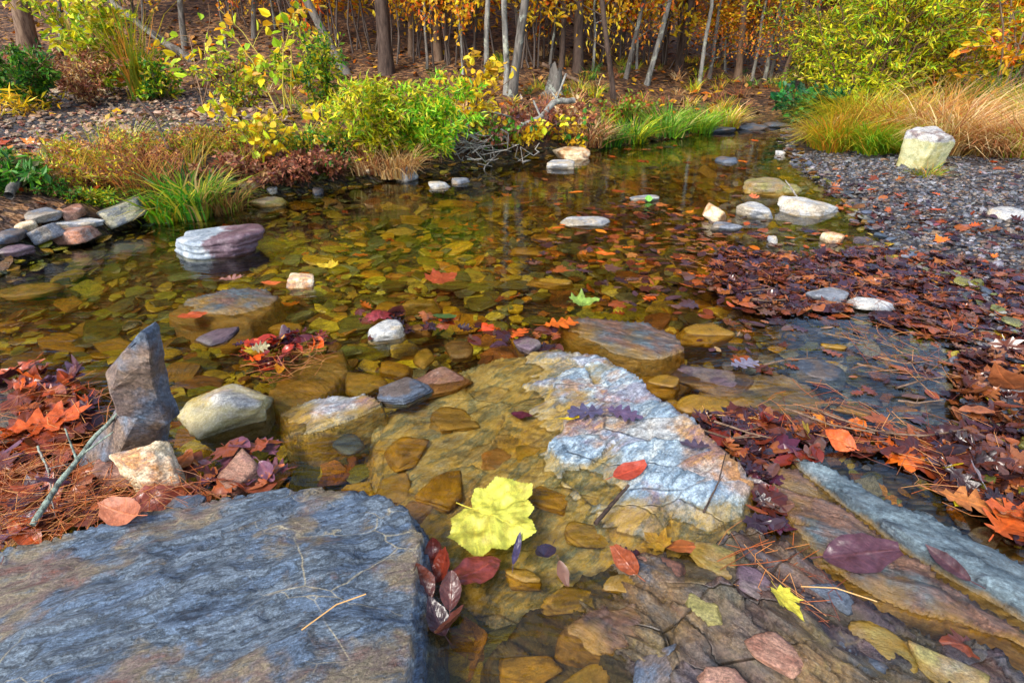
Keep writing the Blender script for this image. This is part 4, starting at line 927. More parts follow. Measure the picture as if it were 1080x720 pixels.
hero_leaf(1020, 537, .03, .13, 'oak', '#b8743a', 'tan oak leaf along the upper edge of the grey slab', yaw=-115, curl=.3, seed=42)
hero_leaf(1060, 560, .03, .15, 'oak', '#c05a24', 'orange brown leaf beyond the grey slab at the right edge', yaw=-60, curl=.2, seed=43)
hero_leaf(684, 211, .018, .045, 'oval', '#7cc84c', 'little green leaf on the thin white flat stone', yaw=90, curl=.2, seed=44, sx=1.6)
hero_leaf(690, 575, .02, .05, 'maple', '#94701c', 'golden leaf on the wet shoulder of the boulder', yaw=40, curl=.2, seed=45, mat='wet_leaf')
hero_leaf(660, 596, .006, .07, 'oval', '#8a4420', 'small orange leaf at the lower end of the boulder', yaw=30, seed=46, mat='wet_leaf')
hero_leaf(500, 610, .01, .11, 'oval', '#7c3a34', 'translucent red brown leaf under the yellow leaf', yaw=-50, curl=.1, seed=47, mat='wet_leaf', pitch=-15)
for q, (a, b, yw, pt, cl, lb) in enumerate([(458, 590, 10, 55, '#4a1c18', 'upright maroon leaf at the corner of the blue slab'), (468, 600, -35, 60, '#6a2a1c', 'crumpled red leaf beside the upright maroon leaf'), (446, 618, 40, 50, '#5a2c20', 'brown leaf tip hanging at the slab corner'),
        (476, 628, 0, 30, '#54302a', 'wet brown leaf trailing below the maroon cluster'), (462, 660, 30, 15, '#2e1c20', 'blackish leaf in the dark pool by the slab'), (480, 668, -30, 10, '#5a3028', 'torn brown leaf in the dark pool'), (545, 585, -15, 25, '#3c3450', 'dark purple leaf draped over the yellow leaf'), (575, 590, 150, 20, '#3a3046', 'dark narrow leaf beside the ochre block')]):
    hero_leaf(a, b, .025 if q < 4 else .006, .066 if q != 6 else .06, 'oval' if q != 6 else 'narrow', cl, lb, yaw=yw, pitch=pt, curl=.5, fold=.3, seed=60+q, mat='wet_leaf')
for q, (a, b, cl, lb) in enumerate([(399, 336, '#7c2c30', 'wet red leaf on the left of the white pink stone'), (417, 333, '#844844', 'pink leaf on top of the white pink stone')]):
    hero_leaf(a, b, .045, .075, 'maple', cl, lb, yaw=q*90+20, curl=-.5, seed=80+q, mat='wet_leaf')

# ------------------------------------------------------------------ tubes, twigs, needles
def tube(path, rad, sides=6, seed=0, wob=0.0):
    path = np.asarray(path, float); n = len(path); rad = np.broadcast_to(rad, (n,)).astype(float)
    t = np.gradient(path, axis=0); t /= np.linalg.norm(t, axis=1)[:, None]+1e-9
    ref = np.array([0, 1.0, 0]) if abs(t[0, 1]) < .8 else np.array([1.0, 0, 0])
    a = np.cross(t, ref); a /= np.linalg.norm(a, axis=1)[:, None]+1e-9; b = np.cross(t, a)
    th = np.arange(sides)*2*PI/sides
    ring = (a[:, None]*np.cos(th)[None, :, None]+b[:, None]*np.sin(th)[None, :, None])
    r = rad[:, None]*(1+wob*(np.random.default_rng(seed).uniform(-1, 1, (n, sides)))) if wob else np.repeat(rad[:, None], sides, 1)
    V = path[:, None]+ring*r[..., None]
    i = np.arange(n-1)[:, None]*sides; j = np.arange(sides)[None]; k = (j+1) % sides
    F = np.stack([i+j, i+k, i+sides+k, i+sides+j], -1).reshape(-1, 4)
    return V.reshape(-1, 3), F
class Acc:
    def __init__(s): s.V = []; s.F = []; s.C = []; s.o = 0
    def add(s, V, F, c=None):
        s.V.append(V); s.F.append(F+s.o); s.o += len(V)
        if c is not None: s.C.append(np.broadcast_to(c, (len(V), 3)))
    def build(s, name, mat, parent=None, smooth=True):
        return build(name, np.concatenate(s.V), np.concatenate(s.F), mat, parent, col=np.concatenate(s.C) if s.C else None, smooth=smooth)
def bark_mat(name, cols, sc_=18, lichen=None):
    t = NT(name); pos = t.n('ShaderNodeNewGeometry').outputs['Position']
    v = t.mapping(pos, scale=(1, 1, .22)); n1 = t.noise(v, sc_, 8, .7)
    c = t.ramp(n1, [(.32+.36*i/(len(cols)-1), q) for i, q in enumerate(cols)])
    if lichen: c = t.mix(t.ramp(t.noise(pos, 9, 6, .7), [(.55, 0.0), (.62, .8)]), c, lin(lichen))
    return t.bsdf(c, .8, t.bump(n1, .9, .012), .3)
M['bark_grey'] = bark_mat('grey_bark', ['#2c2824', '#4f4a44', '#706a62', '#3e3a35'], lichen='#93988a')
M['bark_pale'] = bark_mat('pale_bark', ['#35332f', '#66635c', '#8f8c84', '#4c4a46'], lichen='#a8ac98')
M['bark_dark'] = bark_mat('dark_bark', ['#1c1612', '#3a2c24', '#54443a', '#2a211c'])
M['bark_brown'] = bark_mat('brown_bark', ['#33241a', '#5c4636', '#7d6652', '#46362a'])
M['twig'] = bark_mat('weathered_twig', ['#4a4440', '#7c766e', '#a29c90', '#605a54'], 60, lichen='#9fb09a')
M['lichen_twig'] = bark_mat('lichened_twig', ['#46403a', '#6c7468', '#98a898', '#5c4c40'], 80)
tin = NT('plant_stem'); tin.bsdf(tin.n('ShaderNodeAttribute', attribute_name='tint').outputs['Color'], .7, None, .3); M['stem'] = tin.m
nd = NT('pine_needle'); nd.bsdf(nd.n('ShaderNodeAttribute', attribute_name='tint').outputs['Color'], .4, None, .5); M['needle'] = nd.m

def twig(pts, r0, r1, mat, label, cat='twig', name='twig', side=3, seed=0):
    r = np.random.default_rng(seed); pts = np.array(pts, float)
    f = np.linspace(0, len(pts)-1, 26); i = np.clip(f.astype(int), 0, len(pts)-2); q = (f-i)[:, None]
    p = pts[i]*(1-q)+pts[i+1]*q; L_ = np.linalg.norm(pts[-1]-pts[0])
    p = p+np.cumsum(r.normal(0, .004*L_, p.shape), 0)*.6
    o0 = pts[0].copy(); V, F = tube(p-o0, np.linspace(r0, r1, 26), 7, seed, .15)
    o = build(name, V, F, M[mat], smooth=True); o.location = o0
    for k in range(side):
        j = r.integers(6, 22); d = r.normal(size=3); d[2] = abs(d[2])*.5; d /= np.linalg.norm(d)
        q2 = np.array([p[j]-o0+d*L_*.22*u+(p[-1]-p[0])*.15*u for u in np.linspace(0, 1, 8)])
        V, F = tube(q2, np.linspace(r0*.45, r1*.4, 8), 5, k, .1); build('side_twig', V, F, M[mat], o, smooth=True)
    tag(o, label, cat); return o
twig([P(35, 553, .06), P(62, 512, .09), P(98, 468, .12), P(134, 432, .16)], .006, .0035, 'lichen_twig', 'thin lichen green twig leaning across the leaves at left', seed=2)
twig([P(40, 470, .07), P(52, 500, .06), P(60, 545, .05)], .0025, .001, 'twig', 'small dark twig on the orange needles at left', seed=3)
twig([P(742, 540, .02), P(760, 505, .045), P(768, 476, .05)], .0022, .001, 'bark_dark' , 'dark bent twig across the tip of the streaked boulder', seed=5, side=1)
twig([P(628, 552, .03), P(652, 525, .035), P(663, 512, .04)], .0045, .003, 'bark_dark', 'short dark stick under the red oval leaf', seed=6, side=0)

for i in range(14):
    a = rng.uniform(760, 1060); b = rng.uniform(300, 470); an = rng.uniform(-.9, .5); L_ = rng.uniform(.10, .22); c0 = P(a, b, .02)
    d = np.array([math.cos(an), math.sin(an), 0])*L_/2
    o = twig([c0-d, c0+rng.normal(0, .012, 3)*[1, 1, .3], c0+d+[0, 0, .01]], .003, .0015, 'bark_brown', 'thin brown stick lying in the leaf drift '+rel(c0[0], c0[1]), seed=30+i, side=1); o['group'] = 'sticks in the leaf drift'
def needles(name, groups, label):
    A = Acc()
    for poly_px, n, z0, z1 in groups:
        poly = np.array([P(*p, .03)[:2] for p in poly_px]); a, b = poly.min(0), poly.max(0)
        x = rng.uniform(a[0], b[0], n*5); y = rng.uniform(a[1], b[1], n*5); ok = inpoly(x, y, poly); x, y = x[ok][:n], y[ok][:n]
        for i in range(len(x)):
            L_ = rng.uniform(.06, .13); an = rng.uniform(0, PI); c = np.array([x[i], y[i], max(H(x[i:i+1], y[i:i+1])[0], z0)+rng.uniform(0, z1)])
            d = np.array([math.cos(an), math.sin(an), rng.normal(0, .14)])*L_/2; bw = np.array([-math.sin(an), math.cos(an), 0])*rng.normal(0, .012)
            p = np.array([c-d, c+bw, c+d]); V, F = tube(p, .0007, 3); A.add(V, F, lin(random.choice(['#a8541c', '#8a4018', '#b8743a', '#6a3018', '#9a6038', '#c88a4c'])))
    o = A.build(name, M['needle']); tag(o, label, 'pine needles', kind='stuff')
needles('pine_needles', [([(0, 500), (60, 480), (130, 500), (240, 520), (200, 545), (90, 572), (0, 600), (-40, 580)], 430, .02, .05)], 'rusty orange pine needles matted at the edge of the blue slab')
needles('pine_needles', [([(0, 420), (100, 400), (130, 440), (90, 500), (0, 520)], 160, .01, .04), ([(255, 370), (340, 352), (350, 380), (280, 400)], 60, .005, .03)], 'loose orange pine needles on the leaves at left')
needles('pine_needles', [([(740, 440), (850, 440), (960, 500), (1080, 560), (1080, 500), (960, 440), (860, 400)], 120, .004, .02), ([(760, 560), (830, 560), (900, 640), (830, 640)], 40, .01, .02), ([(700, 270), (900, 280), (1080, 330), (1080, 520), (980, 500), (880, 330)], 220, .004, .03)], 'scattered reddish pine needles on the leaf drift at right')
for q, (a, b, lb) in enumerate([((318, 664), (386, 626), 'straw coloured needle on the blue slate slab'), ((845, 618), (925, 634), 'thin tan needle lying on the rust slab'), ((750, 437), (840, 450), 'long pale stem floating before the olive gold stone')]):
    z = (.112, .03, .006)[q]; p = np.array([P(*a, z), (P(*a, z)+P(*b, z))/2+[0, .01, .002], P(*b, z)]); V, F = tube(p-p[0], .0011, 5)
    o = build('needle', V, F, M['needle'], col=lin('#c89a5c')); o.location = p[0]; tag(o, lb, 'needle')

# ------------------------------------------------------------------ plants
M['foliage'] = leaf_mat('foliage', 'tint', .5, .4)
def leaves_at(pos, dr, L_, Wd, r, fold=.25):
    n = len(pos); dr = dr/np.linalg.norm(dr, axis=1)[:, None]
    nn = r.normal(size=(n, 3)); nn[:, 2] += 1.0; sd = np.cross(dr, nn); sd /= np.linalg.norm(sd, axis=1)[:, None]+1e-9; up = np.cross(sd, dr)
    L_ = L_[:, None]; Wd = Wd[:, None]
    if np.mean(Wd) > .0125 and np.mean(L_) < .16:
        P6 = [pos, pos+dr*L_*.25+sd*Wd*.8+up*Wd*fold, pos+dr*L_*.65+sd*Wd*.85+up*Wd*fold, pos+dr*L_-up*L_*.15, pos+dr*L_*.65-sd*Wd*.85+up*Wd*fold, pos+dr*L_*.25-sd*Wd*.8+up*Wd*fold]
        V = np.stack(P6, 1); V = V.reshape(-1, 3); i = np.arange(n)[:, None]*6
        return V, np.concatenate([i+[0, 1, 2], i+[0, 2, 3], i+[0, 3, 4], i+[0, 4, 5]], 0)
    a = pos; b = pos+dr*L_*.45+sd*Wd+up*Wd*fold; c = pos+dr*L_-up*L_*.12; d = pos+dr*L_*.45-sd*Wd+up*Wd*fold
    V = np.stack([a, b, c, d], 1).reshape(-1, 3); i = np.arange(n)[:, None]*4
    F = np.concatenate([i+[0, 1, 2], i+[0, 2, 3]], 0)
    return V, F
def shrub_parts(seed, ns, h, spread, leaf, lw, nl, cols, arch=.3, twigs=5, start=.15, stemcol='#5c4430', sr=.006, flip=0.0, tl=.28):
    r = np.random.default_rng(seed); A = Acc(); PP, DD = [], []
    for i in range(ns):
        az = r.uniform(0, 2*PI); out = r.uniform(.15, 1)*spread; hh = h*r.uniform(.6, 1.0)*(1-.25*out/spread*arch)
        t = np.linspace(0, 1, 9)[:, None]; dirv = np.array([math.cos(az), math.sin(az), 0])
        b = np.array([r.normal(0, .1*spread), r.normal(0, .1*spread), -.03])
        p = b+dirv*out*(t**1.5)+np.array([0, 0, 1])*hh*(t-arch*.35*t**3)+np.cumsum(r.normal(0, .012*h, (9, 3)), 0)
        V, F = tube(p, np.linspace(sr, sr*.3, 9), 4); A.add(V, F, lin(stemcol))
        segs = [(p, start)]
        for k in range(twigs):
            u = r.uniform(start, .95); j = min(int(u*8), 7); q0 = p[j]+(p[j+1]-p[j])*(u*8-j)
            d = r.normal(size=3); d[2] = abs(d[2])*.6+.2; d += dirv*.5; d /= np.linalg.norm(d)
            tt = np.linspace(0, 1, 5)[:, None]; q = q0+d*h*tl*r.uniform(.5, 1)*tt+np.array([0, 0, -1])*h*.06*tt**2
            V, F = tube(q, np.linspace(sr*.45, sr*.2, 5), 3); A.add(V, F, lin(stemcol)); segs.append((q, .1))
        for (q, s0) in segs:
            m = max(1, int(nl/(ns*(twigs+1))*r.uniform(.6, 1.4))); u = r.uniform(s0, 1, m)*(len(q)-1); j = np.clip(u.astype(int), 0, len(q)-2)
            pos = q[j]+(q[j+1]-q[j])*(u-j)[:, None]; tan = q[j+1]-q[j]; tan /= np.linalg.norm(tan, axis=1)[:, None]+1e-9
            PP.append(pos+r.normal(0, leaf*.25, (m, 3))); DD.append(tan*.7+r.normal(0, .7, (m, 3))+[0, 0, flip])
    pos = np.concatenate(PP); dr = np.concatenate(DD); n = len(pos)
    V, F = leaves_at(pos, dr, r.uniform(.6, 1.2, n)*leaf, r.uniform(.7, 1.2, n)*lw, r)
    return A, V, F, np.repeat(pal(cols, n, r, .3), len(V)//n, 0)
def shrub(px, py, label, h, spread, leaf, lw, nl, cols, seed, ns=10, cat='shrub', name='shrub', group=None, pos=None, **k):
    if pos is None: b, t = hit(px, py)
    else: b = np.array([pos[0], pos[1], H(np.array([pos[0]]), np.array([pos[1]]))[0]])
    A, V, F, C = shrub_parts(seed, ns, h, spread, leaf, lw, nl, cols, **k)
    o = empty(name, b, label, cat, group)
    A.build('stem', M['stem'], o); build('foliage', V, F, M['foliage'], o, col=C)
    return o
def blades_mesh(seed, n, h, spread, w, cols, droop=.6, seg=5, lean=(0, 0)):
    r = np.random.default_rng(seed); az = r.uniform(0, 2*PI, n); rad = np.sqrt(r.uniform(0, 1, n))*spread*.35
    b = np.stack([np.cos(az+r.normal(0, .5, n))*rad, np.sin(az+r.normal(0, .5, n))*rad, np.full(n, -.02)], -1)
    dr = np.stack([np.cos(az), np.sin(az), np.zeros(n)], -1); hh = h*r.uniform(.5, 1.1, n); out = spread*r.uniform(.2, 1, n)
    t = np.linspace(0, 1, seg)[None, :, None]; up = np.array([0, 0, 1.0])
    dp = droop*r.uniform(.3, 1.2, n)[:, None, None]
    p = b[:, None]+dr[:, None]*out[:, None, None]*t**1.6+up*hh[:, None, None]*(t-dp*t**2.6*.6)
    p = p+np.array([lean[0], lean[1], 0])*t**2*h
    p = p+np.stack([-np.sin(az), np.cos(az), np.zeros(n)], -1)[:, None]*(r.normal(0, .28, n)*h)[:, None, None]*t**2.2+r.normal(0, .012*h, p.shape)*t
    sd = np.stack([-np.sin(az+.6), np.cos(az+.6), np.zeros(n)], -1)[:, None]
    ww = (w*r.uniform(.6, 1.3, n))[:, None, None]*(1-t**1.8*.92)
    V = np.stack([p-sd*ww, p+sd*ww], 2).reshape(-1, 3)
    i = np.arange(n)[:, None, None]*seg*2+np.arange(seg-1)[None, :, None]*2
    F = (i+np.array([0, 1, 3, 2])[None, None]).reshape(-1, 4)
    return V, F, np.repeat(pal(cols, n, r, .25), seg*2, 0)
def grass(px, py, label, h, spread, w, n, cols, seed, droop=.6, cat='grass clump', group=None, pos=None, lean=(0, 0), sc_=(1, 1)):
    b = hit(px, py)[0] if pos is None else np.array([pos[0], pos[1], H(np.array([pos[0]]), np.array([pos[1]]))[0]])
    V, F, C = blades_mesh(seed, n, h, spread, w, cols, droop, lean=lean); V[:, 0] *= sc_[0]; V[:, 1] *= sc_[1]
    o = build('grass_clump', V, F, M['foliage'], col=C); o.location = b
    return tag(o, label, cat, group)
YG = ['#b8c81c', '#b89a4c', '#9cc01c', '#d8cc14', '#7ca81c', '#e0d82c', '#c8b818']; GR = ['#3c7a1c', '#6c6a34', '#549a1c', '#2c6420', '#78a824', '#4c8a2c']
YE = ['#e8c018', '#d8a414', '#f0d428', '#c8b41c', '#b8901c']; OR = ['#e08a14', '#d87014', '#e8a81c', '#c85c18', '#f0b824']
TAN = ['#d8a860', '#e8c88c', '#c08a4c', '#b8744a', '#f0d49c']; RED = ['#9a5a3c', '#a86444', '#7c4434', '#a87c50', '#8a5c44']
MIXW = ['#e0c024', '#d8982c', '#b0bc24', '#b8804c', '#86a828', '#f0d43c', '#9cb82c']
# left bank, from back to front
shrub(35, 112, 'dark green bush at the left edge behind the gravel', .55, .5, .05, .010, 2600, GR+['#1c5424', '#5c8a1c'], 1)
shrub(30, 120, 'yellow fern like spray by the dark green bush', .25, .4, .10, .008, 200, YE, 2, ns=5, arch=.8, twigs=8)
shrub(95, 108, 'reddish brown bush behind the left gravel bar', .5, .5, .05, .008, 1400, RED+TAN[:2], 3, twigs=8)
shrub(112, 100, 'yellow green bush beneath the fallen grey log', .95, .5, .07, .016, 1300, YG+['#8a9a1c'], 4, twigs=7)
grass(150, 106, 'tall yellow green weed stalks behind the gravel', .85, .22, .006, 130, ['#b8a81c', '#98941c', '#c88a30', '#7c8a20'], 5, droop=.2)
shrub(175, 106, 'green leafy bush right of the tall weed stalks', .5, .38, .05, .012, 1500, GR+YG, 6)
shrub(60, 92, 'low reddish undergrowth below the thick grey trunk', .5, .6, .05, .012, 900, RED+['#7c8a30'], 7, twigs=7)
shrub(222, 118, 'thin sapling with a few big yellow green leaves', 1.0, .38, .085, .026, 46, ['#b8d82c', '#d8e03c', '#e8c81c'], 8, ns=4, twigs=3, cat='sapling', name='sapling', stemcol='#8a6c50', start=.4)
shrub(303, 122, 'sapling with round yellow leaves by the leaning trunk', .95, .42, .075, .028, 90, ['#e8d01c', '#c8d828', '#e8a81c', '#a8d030'], 9, ns=4, twigs=5, cat='sapling', name='sapling', stemcol='#a89a40', start=.3)
shrub(250, 116, 'loose green and yellow weeds between the two saplings', .5, .55, .04, .009, 1500, YG+GR[:2]+['#b87a2c'], 10, twigs=7)
shrub(345, 112, 'green and yellow bush at the foot of the leaning trunk', .7, .5, .05, .010, 1900, YG+GR, 11)
weeds = [(85, 178, .42, 12, MIXW, 'gold and orange weed clump nearest the gravel bar'), (120, 195, .5, 13, MIXW+RED, 'rusty orange weed clump left of the grass clump'), (152, 178, .5, 14, RED+['#c87a3c', '#d8a050'], 'reddish wiry weed clump behind the grass clump'),
         (190, 165, .42, 15, MIXW+GR[:2], 'mixed green and rust weeds behind the grass clump'), (230, 160, .38, 16, ['#a8b01c', '#c8a824', '#8a6c2c', '#b85c30'], 'yellowing weeds on the crest of the left bank'), (272, 152, .4, 17, MIXW+YG, 'yellow green weeds above the red brambles'),
         (60, 205, .22, 18, GR+['#8a5a30'], 'low green plants by the shore stones'), (100, 212, .2, 19, YG+GR+['#c8902c'], 'low yellow green plants behind the tan angular rock')]
for (a, b, h, sd, c, lb) in weeds: shrub(a, b, lb, h*.58, h*.8, .028, .0045, 1900, c, sd, ns=16, twigs=9, cat='weeds', name='weed_clump', group='weed clumps on the left bank', sr=.003, stemcol='#8a5a34', arch=.5)
for i, (a, b, h, c, lb) in enumerate([(75, 190, .42, ['#d8c040', '#c8902c', '#b8a838'], 'golden wispy grass at the edge of the left gravel'), (105, 172, .45, ['#d8b43c', '#a8b030', '#e0a040'], 'golden green wisps standing above the left weeds'), (138, 200, .5, ['#d8803c', '#c8a040', '#a86c3c'], 'orange wispy stalks in the middle of the left weeds'),
        (165, 196, .48, ['#c88c50', '#a85c40', '#d8b050'], 'russet wispy stalks behind the big green grass clump'), (135, 160, .4, ['#c8c030', '#98a828'], 'yellow green wisps at the back of the left weeds'), (200, 178, .42, ['#d8a83c', '#b89030', '#8a9a2c'], 'ochre wisps right behind the big green grass clump'), (258, 176, .4, ['#c0b838', '#8ca82c', '#c89440'], 'green gold wisps above the left end of the brambles'), (318, 160, .4, ['#a8b830', '#c8a838'], 'green gold wisps above the brambles near the shrub')]):
    grass(a, b, lb, h*.62, h*.6, .0024, 110, c, 400+i, droop=.45, cat='wispy grass', group='wispy grasses on the left bank')
shrub(16, 203, 'bright green fern clump at the left edge', .3, .35, .06, .012, 700, GR, 20, arch=.9, cat='fern', name='fern')
grass(205, 226, 'bright green grass clump hanging over the water edge', .42, .34, .006, 330, ['#3f8a1c', '#5c9c24', '#8ab028', '#c8b838', '#2f6a1c', '#b89a5c'], 21, droop=1.0)
grass(176, 232, 'small yellow green grass tuft left of the big grass clump', .26, .24, .005, 170, ['#78b81c', '#b8c820', '#5a9a1c', '#d8b830'], 22, droop=.9)
grass(238, 222, 'tan drooping grass at the waters edge right of the green clump', .28, .26, .004, 160, ['#a8783c', '#c89a5c', '#8a5c34', '#8a9a30'], 23, droop=1.1)
shrub(290, 178, 'weeds dotted with round yellow leaves above the water', .5, .42, .055, .024, 220, YE+['#c8d828', '#e8d02c'], 24, ns=9, twigs=5, cat='weeds', name='weed_clump', sr=.003)
for i, (a, b, c, lb) in enumerate([(275, 190, RED, 'dark red brambles at the left end of the bramble bank'), (315, 190, RED+['#5c2c2c'], 'dark red brambles below the yellow dotted weeds'), (352, 184, RED+GR[:1], 'dark red brambles left of the bright shrub'), (335, 165, MIXW+GR, 'green and rust brambles above the dark red ones')]):
    shrub(a, b, lb, .3, .42, .036, .010, 1900, c, 30+i, ns=14, twigs=8, cat='brambles', name='bramble', sr=.003, stemcol='#4c2c24', arch=.8, group='brambles along the bank')
shrub(395, 172, 'bright yellow green shrub leaning over the far bank, left half', .74, .36, .055, .0075, 5200, YG, 40, ns=16, twigs=9, arch=.5)
shrub(450, 168, 'bright green shrub on the bank, right half of the pair', .68, .40, .055, .0075, 5200, ['#7cc01c', '#98cc20', '#5aa41c', '#b8d028', '#d8d02c'], 41, ns=16, twigs=9, arch=.6)
grass(420, 184, 'dry blond grass under the bright shrub', .34, .34, .004, 420, TAN+['#e8c07c'], 42, droop=1.0)
grass(392, 180, 'rusty dry grass left under the bright shrub', .32, .3, .004, 260, RED+TAN, 43, droop=.9)
shrub(495, 140, 'yellow leaved sapling right of the bright green shrub', .8, .5, .06, .024, 260, YE, 44, ns=7, twigs=6, cat='sapling', name='sapling')
shrub(545, 158, 'low yellow leafed shoots over the twig pile', .42, .5, .055, .022, 240, YE+['#c8d020'], 45, ns=9, twigs=5, cat='sapling', name='sapling')
shrub(600, 156, 'yellow shoots at the waters edge behind the white stones', .35, .42, .05, .02, 200, YE+GR[:1], 46, ns=8, twigs=5, cat='sapling', name='sapling')
for i, (a, b, h, c, lb) in enumerate([(640, 152, .28, GR, 'dark green grass tuft beside the yellow shoots'), (665, 148, .34, YG+GR, 'green grass tuft left of the bright bank grass'), (700, 142, .42, ['#6ca424', '#94b82c', '#4c841c', '#b8a85c'], 'bright green bank grass at the middle of the far bank'),
        (735, 138, .36, ['#7cb020', '#a8b828', '#5a8a20'], 'bright bank grass nearer the bend'), (765, 133, .3, YG+TAN, 'yellowing bank grass at the bend'), (620, 152, .3, TAN+RED, 'brown dead grass behind the long tan rock')]):
    grass(a, b, lb, h, h*1.1, .006, 300, c, 50+i, droop=.8, group='grass tufts along the far bank')
for i, (a, b, c, lb) in enumerate([(560, 140, RED+['#7c5a5c'], 'reddish brush on the bank below the twin pale trunks'), (520, 152, RED+GR, 'brown brush behind the twig pile'), (655, 128, ['#6a8a20', '#8a9a28', '#a8542c'], 'green brown brush on the bank by the dark thin tree'), (600, 132, RED+TAN, 'rust brush under the pale fallen branch')]):
    shrub(a, b, lb, .34, .5, .05, .015, 800, c, 60+i, ns=12, twigs=7, cat='brush', name='brush', sr=.003, arch=.7, group='brush on the far bank')
# right bank
shrub(850, 134, 'dark green holly like bush at the bend', .5, .42, .07, .026, 1700, ['#1c5c34', '#2c7a3c', '#14482c', '#3c8a34'], 70, ns=14, twigs=8)
shrub(905, 128, 'tall bright yellow green willow right of the dark bush', 2.4, 1.0, .075, .010, 9500, YG+['#90c020', '#d8e020'], 71, ns=22, twigs=12, arch=.45, start=.08, sr=.012)
shrub(960, 124, 'yellow leaved willow behind the tan grass', 2.3, .9, .075, .011, 7000, YE+YG+OR[:1], 72, ns=16, twigs=11, arch=.4, start=.1, sr=.012)
shrub(870, 112, 'pale green willow at the left of the willow thicket', 2.0, .7, .07, .009, 7500, YG+GR[:2], 73, ns=14, twigs=11, arch=.4, start=.05, sr=.01)
shrub(1040, 128, 'orange and rust leaved sapling at the far right', 2.4, 1.2, .08, .022, 2400, OR+YE+['#b8642c', '#c8b82c'], 74, ns=11, twigs=8, start=.3, sr=.016, stemcol='#7c6a58', cat='sapling', name='sapling')
shrub(1075, 105, 'green yellow thicket behind the right edge', 1.4, 1.3, .10, .014, 4500, YG+GR+['#d89a2c'], 75, ns=20, twigs=10)
gg = [(885, 158, .5, ['#c8b01c', '#a8b020', '#8a9a1c', '#d8902c'], 'gold green tall grass at the left of the grass bank'), (925, 160, .42, ['#6ca81c', '#8cb820', '#b8b020'], 'bright green grass beside the upright white stone'),
      (870, 150, .32, TAN+['#a8a030'], 'tan grass at the tip of the grass bank'), (950, 150, .6, ['#c88a3c', '#d8a050', '#a8642c', '#b8a838'], 'orange tan tall grass behind the upright white stone'), (1000, 160, .62, TAN, 'pale tan grass hummock right of the white stone'),
      (1045, 165, .52, TAN+['#c8a848'], 'tan grass sprawling onto the gravel'), (1085, 166, .5, TAN+YG[:2], 'tan grass clump at the right edge'), (1000, 140, .75, TAN+['#d89a4c'], 'tallest blond grass on the right bank'), (1060, 132, .8, ['#5c9a20', '#7cb020', '#b8b028'], 'tall green grass behind the blond grass'),
      (905, 140, .65, ['#b8a820', '#98b01c', '#d8b030'], 'yellow green tall grass below the willow'), (1120, 150, .7, TAN+YG, 'mixed tall grass beyond the right edge')]
for i, (a, b, h, c, lb) in enumerate(gg): grass(a, b, lb, h*.95, h*1.1, .0045, 1000, c, 80+i, droop=1.05, group='tall grasses on the right bank', lean=(rng.uniform(-.3, .3), -.15))
grass(978, 186, 'little weedy tuft at the foot of the white stone', .14, .2, .003, 120, ['#a8a030', '#c8903c', '#7c9a2c'], 95, droop=.8)

und = [(345, 60, 'gold'), (385, 55, 'orange'), (432, 62, 'yellow'), (470, 70, 'orange'), (500, 62, 'gold'), (560, 68, 'yellow'), (578, 60, 'orange'), (632, 66, 'gold'), (655, 60, 'orange'), (690, 68, 'yellow'), (722, 64, 'orange'), (755, 66, 'gold'), (790, 68, 'orange'), (250, 30, 'yellow'), (130, 28, 'gold'), (310, 38, 'orange')]
UB = ['left of the thick dark trunk', 'behind the thick dark trunk', 'just right of the thick dark trunk', 'at the brown trunk before the crooked pale tree', 'behind the crooked pale tree', 'right of the twin pale trunks', 'behind the broken stump', 'between the two dark trunks', 'behind the dark thin tree', 'behind the leaning pale tree', 'beside the straight dark trunk', 'left of the reddish brown trunk', 'right of the reddish brown trunk', 'high on the left slope', 'above the fallen log', 'behind the strongly leaning trunk']
for i, (a, b, c) in enumerate(und):
    p, t = hit(a, b); t = min(t, 16); d = ray(a, b)
    shrub(a, b, f'{c} leaved understory sapling {UB[i]}', 3.0, 1.0, .10, .021, 950, {'gold': OR+YE, 'orange': OR+['#d8641c', '#c87a24'], 'yellow': YE+['#f0d838']}[c], 700+i, ns=7, twigs=9, cat='sapling', name='sapling', pos=(d[0]*t, d[1]*t), start=.22, arch=.2, sr=.012, stemcol='#5c5048', tl=.22, group='leafy understory saplings in the wood')
